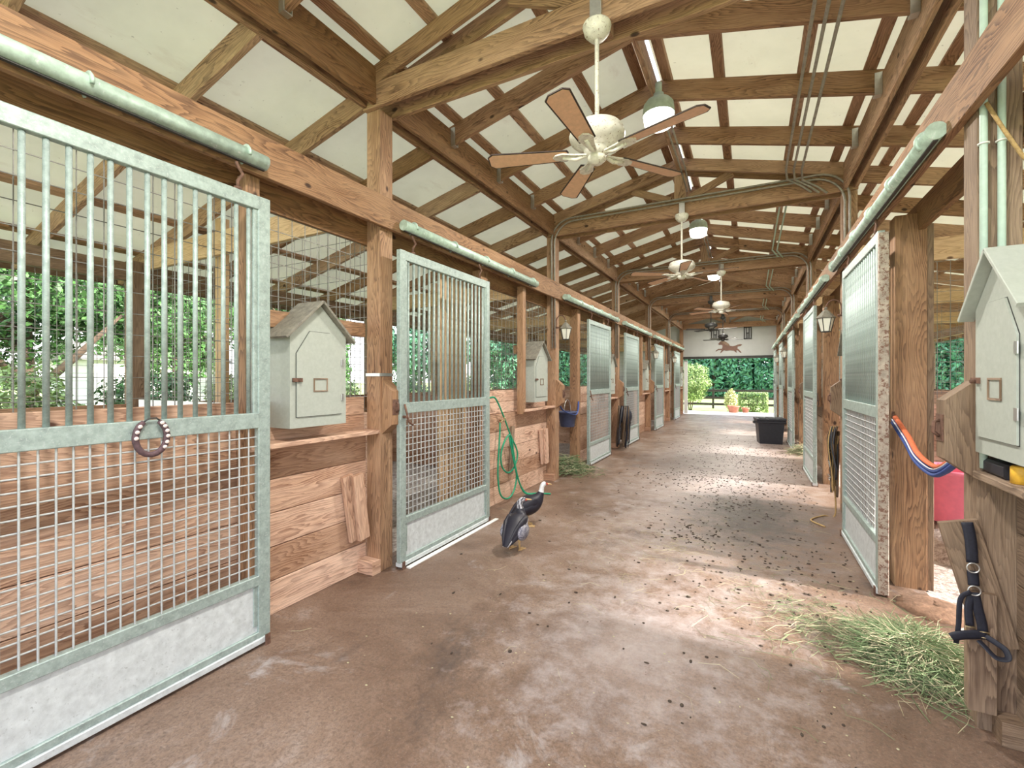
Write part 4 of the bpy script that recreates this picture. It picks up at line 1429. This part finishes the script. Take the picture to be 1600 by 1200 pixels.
# ------------------------------------------------------------------ ducks
def duck(loc, rz, label, neck, white_neck):
    d = empty('duck', loc, label, 'duck', 'ducks on the aisle floor', rz)
    # body is one lofted surface from tail to bill; sections (x, z, half width, half height, tone)
    sec = [(-0.20, 0.085, 0.020, 0.006, 0.15), (-0.175, 0.10, 0.045, 0.016, 0.15), (-0.13, 0.135, 0.072, 0.042, 0.2), (-0.07, 0.165, 0.098, 0.075, 0.3), (0.0, 0.195, 0.108, 0.098, 0.35),
           (0.06, 0.225, 0.100, 0.098, 0.35), (0.105, 0.255, 0.075, 0.075, 0.4)]
    m = M()
    n = 16
    P = [Vector((x, 0, z)) for x, z, _, _, _ in sec] + [Vector((x, y, z)) for x, y, z, _ in neck]
    Wd = [(a, b) for _, _, a, b, _ in sec] + [(r, r) for *_, r in neck]
    n0 = 0
    for i, p in enumerate(P):
        t = P[min(i + 1, len(P) - 1)] - P[max(i - 1, 0)]
        t.normalize()
        sdv = Vector((0, 1, 0))
        u = sdv.cross(t) * -1
        u = t.cross(sdv)
        if u.length < 1e-5:
            u = Vector((0, 0, 1))
        u.normalize()
        for j in range(n):
            a = 2 * PI * j / n
            m.v.append(tuple(p + sdv * (math.cos(a) * Wd[i][0]) + u * (math.sin(a) * Wd[i][1])))
    ns = len(sec)
    for i in range(len(P) - 1):
        for j in range(n):
            j2 = (j + 1) % n
            a = 2 * PI * (j + 0.5) / n
            upness = m.v[i * n + j][2] - P[i].z
            if i < ns - 1:
                tone = 0.12 if (white_neck or math.sin(a) > -0.25 or i < 2) else 0.62
            elif i < ns + 1:
                tone = 0.25
            else:
                tone = 0.8 if white_neck else (0.62 if (i + j) % 3 else 0.25)
            m.face((i * n + j, (i + 1) * n + j, (i + 1) * n + j2, i * n + j2), None, tone, 0, True)
    m.face(tuple(range(n)), None, 0.2)
    m.face(tuple(reversed(range((len(P) - 1) * n, len(P) * n))), None, 0.5)
    o = m.build('body', 'duck_feather', d)
    sb = o.modifiers.new('s', 'SUBSURF')
    sb.levels = sb.render_levels = 1
    if not white_neck:
        for q in (-1, 1):
            M().ball((-0.01, q * 0.080, 0.170), 0.085, 14, tone=0.5, sc=(1.25, 0.45, 0.85)).build('flank', 'duck_feather', d)
    hd = P[-2]
    fw = (P[-1] - P[-2]).normalized()
    fw = Vector((fw.x, fw.y, fw.z * 0.3 - 0.1)).normalized()
    tip = hd + fw * 0.085
    M().tube([hd + fw * 0.025, hd + fw * 0.05, tip], [0.017, 0.012, 0.008], 8, flat=0.6).build('bill', 'duck_foot', d)
    sx_ = fw.cross(Vector((0, 0, 1))).normalized()
    for s in (-1, 1):
        M().ball(hd + sx_ * 0.023 * s + Vector((0, 0, 0.010)) + fw * 0.012, 0.0045, 6).build('eye', 'duck_black', d)
        M().ball(hd + sx_ * 0.016 * s + fw * 0.028, 0.012, 6, sc=(1, 0.7, 0.9)).build('face_patch', 'duck_face', d)
        # wing folded along the flank
        wg = M()
        n0 = len(wg.v)
        prof = [(0.09, 0.265, 0.02), (0.04, 0.25, 0.05), (-0.03, 0.215, 0.062), (-0.10, 0.17, 0.050), (-0.16, 0.125, 0.028), (-0.205, 0.09, 0.008)]
        wg.tube([(x, s * (0.078 - 0.28 * max(0, -x - 0.0)), z) for x, z, _ in prof], [r for *_, r in prof], 10, flat=0.45, upv=(0, 1, 0), tone=0.1)
        zm = [sum(wg.v[r * 10 + q][2] for q in range(10)) / 10 for r in range(6)]
        for i, f_ in enumerate(wg.f):
            r = min(5, f_[0] // 10)
            cz = sum(wg.v[q][2] for q in f_) / len(f_) - (zm[r] + zm[min(5, r + 1)]) / 2
            wg.t[i] = 0.12 if white_neck or cz > 0.004 else 0.66
        wo = wg.build('wing', 'duck_feather', d)
        # leg and webbed foot
        lg = M()
        lg.tube([(-0.02, s * 0.045, 0.13), (-0.015, s * 0.045, 0.07), (-0.005, s * 0.045, 0.012)], [0.02, 0.010, 0.008], 8)
        lg.build('leg', 'duck_foot', d)
        ft = M()
        ft.prism([(-0.015, -0.008), (0.055, -0.035), (0.045, -0.012), (0.068, 0.0), (0.045, 0.012), (0.055, 0.035), (-0.015, 0.008)], (0, s * 0.045, 0.002), (1, 0, 0), (0, 1, 0), 0.008)
        ft.tube([(-0.005, s * 0.045, 0.007), (-0.03, s * 0.045, 0.005)], 0.004, 5)
        ft.build('foot', 'duck_foot', d)
    return d


# near duck turned away from the camera, head turned back; far duck stretching a white neck
duck((-1.83, 3.56, 0), 1.62, 'black and grey duck standing nearest, its mottled neck turned aside', [(0.125, 0, 0.295, 0.046), (0.125, 0.008, 0.335, 0.029), (0.118, 0.014, 0.37, 0.025), (0.122, 0.008, 0.395, 0.028), (0.138, -0.010, 0.41, 0.031), (0.155, -0.028, 0.408, 0.018)], False)
duck((-2.02, 4.20, 0), 0.75, 'black duck with a white neck by the foot of the hose', [(0.135, 0, 0.295, 0.046), (0.150, 0.0, 0.335, 0.029), (0.155, 0.0, 0.37, 0.024), (0.162, 0.0, 0.40, 0.027), (0.18, 0.0, 0.418, 0.030), (0.202, 0.0, 0.414, 0.018)], True)

# ------------------------------------------------------------------ horse cutout and wall frames on the far gable
def hx_(px, py, Y=YE + 0.09):
    s_, c_ = math.sin(YAW), math.cos(YAW)
    k_ = (px - 800) / F
    x_ = Y * (k_ * c_ - s_) / (c_ + k_ * s_)
    return x_, HC + (592 - py) * (Y * c_ - x_ * s_) / F


HP = [(1122.5, 537.5), (1126, 533), (1130, 531), (1132, 535), (1129, 540), (1130.5, 543), (1130, 545), (1127, 546.5), (1123.5, 546), (1118, 548.8), (1119, 550), (1124, 548), (1128, 548), (1125, 552),
      (1125.5, 553), (1128.5, 549.5), (1131, 547.5), (1136, 548), (1143, 547.5), (1147, 549), (1150.5, 551), (1152, 551), (1150, 548), (1153, 547), (1156, 550.5), (1158.5, 551), (1155, 546), (1152.5, 544), (1152.5, 541.5),
      (1157, 541), (1159.5, 538.5), (1157, 538), (1152, 538.5), (1149, 540.5), (1143, 541.5), (1140, 540.5), (1136, 536), (1131, 533.8), (1127, 533.2)]
HP = [(1122.2, 537.6), (1124, 535.2), (1127, 533.4), (1131, 534.2), (1136, 537), (1140, 540.6), (1145, 541), (1149, 540.2), (1152, 538.6), (1157, 537.8), (1159.6, 538.6), (1157, 540.8), (1152.6, 541.6),
      (1152.4, 544.4), (1155, 546.6), (1158.6, 550.6), (1156.4, 551), (1152.6, 547.4), (1150, 547.6), (1151.6, 550.8), (1149.6, 550.6), (1146.6, 547.8), (1141, 547.4), (1135, 548), (1131, 547.4), (1127.4, 550.8),
      (1124.8, 552.4), (1126.6, 548.8), (1127.6, 547), (1122.4, 547), (1118.8, 549.4), (1118.2, 548.2), (1122.6, 545), (1128, 545), (1129, 542), (1128.6, 539), (1125.6, 538.8), (1123.4, 539)]
pl = [hx_(*p) for p in HP]
hc = empty('horse_cutout', (-0.7, YE + 0.07, 2.75), 'brown galloping horse cutout on the far gable wall above the doorway', 'wall decoration')
m = M()
m.prism([(x + 0.7, z - 2.75) for x, z in reversed(pl)], (0, 0, 0), (1, 0, 0), (0, 0, 1), 0.012, tone=0.5)
m.build('horse_shape', 'horse_brown', hc)
mn = [hx_(*p) for p in ((1124.5, 534.6), (1127.5, 532.4), (1132, 533), (1138, 536.6), (1141, 540.2), (1137, 540.4), (1133, 538), (1128, 535.6))]
M().prism([(x + 0.7, z - 2.75) for x, z in reversed(mn)], (0, -0.012, 0), (1, 0, 0), (0, 0, 1), 0.004, tone=0.5).build('mane', 'aged_timber', hc)
for i, (pa, pb) in enumerate((((1111, 516), (1124, 530)), ((1162, 511), (1174.5, 529.5)))):
    (x0, z1), (x1, z0) = hx_(*pa, YE + 0.05), hx_(*pb, YE + 0.05)
    wf = empty('barred_ornament', ((x0 + x1) / 2, YE + 0.05, z0), 'black barred frame hanging on the far gable wall, %s' % ('left of the fan', 'right of the fan')[i], 'wall decoration', 'black barred frames on the far wall')
    ww, hh = (x1 - x0) / 2, z1 - z0
    m = M()
    t = 0.035
    m.box((-ww, -0.02, 0), (-ww + t, 0.02, hh), ch=0.002)
    m.box((ww - t, -0.02, 0), (ww, 0.02, hh), ch=0.002)
    m.box((-ww, -0.02, 0), (ww, 0.02, t), ch=0.002)
    m.box((-ww, -0.02, hh - t), (ww, 0.02, hh), ch=0.002)
    m.build('rim', 'black_trim', wf)
    b = M()
    for q in (-0.35, 0.35):
        b.box((q * ww - 0.015, -0.012, 0), (q * ww + 0.015, 0.012, hh), ch=0.001)
    b.box((-0.35 * ww, -0.012, hh * 0.5 - 0.015), (0.35 * ww, 0.012, hh * 0.5 + 0.015), ch=0.001)
    b.box((-0.012, -0.012, 0), (0.012, 0.012, hh * 0.5), ch=0.001)
    b.build('crossbars', 'black_trim', wf)
    M().tube([(-ww * 0.5, 0, hh), (0, 0.02, hh + 0.35), (ww * 0.5, 0, hh)], 0.006, 4).build('hanging_wire', 'dark_metal', wf)

# small white control box beside the far doorway, leftover sliding door edge
tag(M().box((XL + 0.02, YE + 0.14, 0.02), (XL + 0.16, YE + 0.22, 2.3)).build('sliding_door_edge', 'house_wall'), 'pale edge of the open sliding door at the left of the far doorway', 'door edge')

# ------------------------------------------------------------------ outside: fence, shrubs, trees
for i in range(0, 9):
    x = -9 + i * 2.4
    beam('fence_post', 'fence_wood', (x, 27.3, -0.13), (x, 27.3, 1.0), 0.10, 0.10, 'dark fence post beyond the far doorway, %s from the left' % ORD[i], 'fence post', 'dark fence posts beyond the doorway', (0, 1, 0))
for i, z in enumerate((0.12, 0.46, 0.86)):
    beam('fence_rail', 'fence_wood', (-9.2, 27.22, z), (10.4, 27.22, z), 0.03, 0.13, '%s dark rail of the fence beyond the far doorway' % ('lowest', 'middle', 'top')[i], 'fence rail', 'dark fence rails beyond the doorway')


def leaves(c, rad, n, size, mat, seed=0, squash=1.0, boxy=False, shell=0.55, nblob=0):
    """vectorised leaf quads in an ellipsoid or box volume"""
    rg = np.random.default_rng(seed)
    c = np.array(c, float)
    rad = np.array(rad, float)
    if boxy:
        p = rg.uniform(-1, 1, (n, 3))
        ax = rg.integers(0, 3, n)
        sg = rg.choice([-1, 1], n)
        p[np.arange(n), ax] = sg * rg.uniform(0.85, 1.03, n)
        nrm = p / np.linalg.norm(p, axis=1, keepdims=True)
    else:
        d = rg.normal(size=(n, 3))
        d /= np.linalg.norm(d, axis=1, keepdims=True)
        r = rg.uniform(shell, 1.0, n)
        lump = 1 + 0.13 * np.sin(d[:, 0] * 7 + seed) * np.cos(d[:, 1] * 6 + 2 * seed) + 0.10 * np.sin(d[:, 2] * 9 + seed)
        p = d * (r * lump)[:, None]
        nrm = d
    if nblob:
        cc = rg.normal(size=(nblob, 3))
        cc /= np.linalg.norm(cc, axis=1, keepdims=True)
        cc *= rg.uniform(0.35, 0.85, (nblob, 1))
        bi = rg.integers(0, nblob, n)
        p = cc[bi] + p * rg.uniform(0.22, 0.34, (nblob, 1))[bi]
    p = p * rad + c
    a = nrm + rg.normal(scale=0.6, size=(n, 3))
    a /= np.linalg.norm(a, axis=1, keepdims=True)
    t = np.cross(a, rg.normal(size=(n, 3)))
    t /= np.linalg.norm(t, axis=1, keepdims=True)
    b = np.cross(a, t)
    s_ = size * rg.uniform(0.6, 1.3, n)[:, None]
    V = np.stack([p - t * s_, p - b * s_ * 0.45, p + t * s_, p + b * s_ * 0.45], 1).reshape(-1, 3)
    me = bpy.data.meshes.new('foliage')
    Fc = np.arange(4 * n).reshape(-1, 4)
    me.from_pydata(V.tolist(), [], Fc.tolist())
    at = me.attributes.new('tone', 'FLOAT', 'FACE')
    at.data.foreach_set('value', np.clip(rg.normal(0.5, 0.22, n), 0, 1).astype(np.float32))
    me.materials.append(MAT[mat])
    return me


def tree(x, y, h, r, label, mat='leaf_tree', n=9000, size=0.11, seed=0, trunk=0.14, group='garden trees', cat='tree', name='tree', low=0.35, fork=False):
    t = empty(name, (x, y, -0.13), label, cat, group)
    me = leaves((0, 0, h * (0.5 + low / 2)), (r, r, h * (1 - low) / 2), n, size, mat, seed, nblob=26)
    o = bpy.data.objects.new('foliage', me)
    C.objects.link(o)
    o.parent = t
    m = M()
    m.tube(spline([(0, 0, 0), (0.05, 0.03, h * 0.2), (-0.04, 0, h * 0.4), (0.05, 0, h * 0.7)]), [trunk * (1 - 0.7 * i / 24) for i in range(25)], 10)
    rr = random.Random(seed)
    for i in range(6):
        a = rr.uniform(0, 2 * PI)
        z0 = h * rr.uniform(0.22, 0.5)
        m.tube([(0, 0, z0), (math.cos(a) * r * 0.35, math.sin(a) * r * 0.35, z0 + h * 0.12), (math.cos(a) * r * 0.7, math.sin(a) * r * 0.7, z0 + h * 0.25)], [trunk * 0.5, trunk * 0.35, trunk * 0.12], 6)
    m.build('trunk', 'bark', t)
    return t


def shrub(x, y, rx, ry, h, label, mat, n=4500, size=0.06, seed=0, boxy=False, group=None, z0=-0.13, name='shrub', stem=0.0):
    t = empty(name, (x, y, z0), label, 'shrub', group)
    me = leaves((0, 0, stem + (h - stem) / 2), (rx, ry, (h - stem) / 2), n, size, mat, seed, boxy=boxy, shell=0.7)
    o = bpy.data.objects.new('foliage', me)
    C.objects.link(o)
    o.parent = t
    m = M()
    for i in range(4):
        a = i * 1.6
        m.tube([(0.05 * math.cos(a), 0.05 * math.sin(a), 0), (rx * 0.35 * math.cos(a), ry * 0.35 * math.sin(a), h * 0.6)], 0.025, 6)
    m.build('stem', 'bark', t)
    return t


# through the far doorway
shrub(-2.75, 25.2, 0.95, 0.95, 2.5, 'round clipped bush left of the far doorway view', 'leaf_bright', 11000, 0.05, 21, stem=0.45)
shrub(0.12, 24.3, 0.60, 0.45, 0.98, 'low square clipped shrub beyond the far doorway', 'leaf_bright', 5200, 0.045, 22, boxy=True)
shrub(-0.85, 25.2, 0.32, 0.32, 1.10, 'pale yellow leafy plant in front of the fence', 'leaf_yellow', 1200, 0.06, 23)
for i, (x, y, r_, h_, lb) in enumerate(((-0.66, 22.7, 0.24, 0.30, 'wide terracotta pot outside the far doorway'), (-0.18, 22.9, 0.15, 0.22, 'small terracotta pot right of the wide one outside'))):
    tag(M().lathe([(r_ * 0.75, 0), (r_, h_), (r_ + 0.02, h_), (r_ + 0.02, h_ - 0.04), (r_ * 0.97, h_ - 0.05), (r_ * 0.8, h_ - 0.06), (0, h_ - 0.06)], n=20).build('plant_pot', 'terracotta', None, (x, y, -0.006 if y < 22.95 else -0.13)), lb, 'pot', 'terracotta pots outside')
for i in range(14):
    x = -22.5 + (i % 7) * 6.5 + (3.2 if i > 6 else 0)
    t = empty('hedge_tree', (x, 47 if i < 7 else 50.6, -0.13), 'tall dense hedge tree beyond the fence, %s row, %s from the left' % (('front', 'back')[i // 7], ORD[i % 7]), 'tree', 'tall hedge trees beyond the fence')
    me = leaves((0, 0, 3.7), (3.05, 1.5, 3.6), 16000, 0.20, 'leaf_hedge', 30 + i, boxy=True)
    o = bpy.data.objects.new('foliage', me)
    C.objects.link(o)
    o.parent = t
    M().tube([(0, 0, 0), (0, 0, 4)], 0.2, 8).build('trunk', 'bark', t)

# left garden
tree(-10.8, 3.0, 5.4, 2.6, 'leafy garden tree with a forked trunk left of the barn', seed=2, n=34000, size=0.055, trunk=0.17, low=0.3)
tree(-16.5, 8.0, 6.6, 3.0, 'tree standing behind the forked tree on the left', seed=3, n=24000, size=0.09, low=0.15)
tree(-24.0, 2.5, 9.0, 3.8, 'tall tree far out at the left edge', seed=4, n=16000, size=0.15, low=0.1)
tree(-21.0, 16.0, 7.5, 3.6, 'round-crowned tree far out on the left lawn', seed=5, n=14000, size=0.15, low=0.1)
tree(-19.5, 24.0, 7.0, 3.8, 'dark tree far out behind the left stalls', 'leaf_hedge', seed=6, n=14000, size=0.15, low=0.05)
tree(-17.0, 33.0, 7.0, 4.0, 'dark tree beyond the far left corner of the barn', 'leaf_hedge', seed=7, n=14000, size=0.16, low=0.05)
for i, (x, y, r_, mt) in enumerate(((-8.6, 2.3, 0.75, 'leaf_bright'), (-8.8, 3.9, 0.8, 'leaf_tree'), (-9.2, 5.7, 0.8, 'leaf_bright'), (-9.6, 8.2, 0.8, 'leaf_bright'), (-10.0, 11.5, 0.9, 'leaf_tree'), (-10, 15.2, 0.9, 'leaf_bright'))):
    shrub(x, y, r_, r_, 1.75, 'rounded garden shrub outside the left stalls, %s from the camera' % ORD[i], mt, 7000, 0.045, 50 + i, group='garden shrubs on the left')
hs = empty('garden_shed', (-29.0, 12.5, -0.13), 'pale outbuilding seen through the left stalls', 'building')
M().box((-2.2, -3, 0), (2.2, 3, 2.5)).build('walls', 'house_wall', hs)
m = M()
m.prism([(-2.6, 2.5), (2.6, 2.5), (0, 3.5)], (0, 3.4, 0), (1, 0, 0), (0, 0, 1), 6.8)
m.build('roof', 'box_roof', hs)
# right garden
for i, (x, y, h_) in enumerate(((19, 12.0, 5.0), (18, 18.8, 5.5), (17.5, 25.6, 5.5), (15.5, 32.6, 6.5))):
    tree(x, y, h_, 2.9, 'dark bushy tree beyond the right stalls, %s from the camera' % ORD[i], 'leaf_hedge', seed=70 + i, n=6000, size=0.17, low=0.1, group='trees beyond the right stalls')
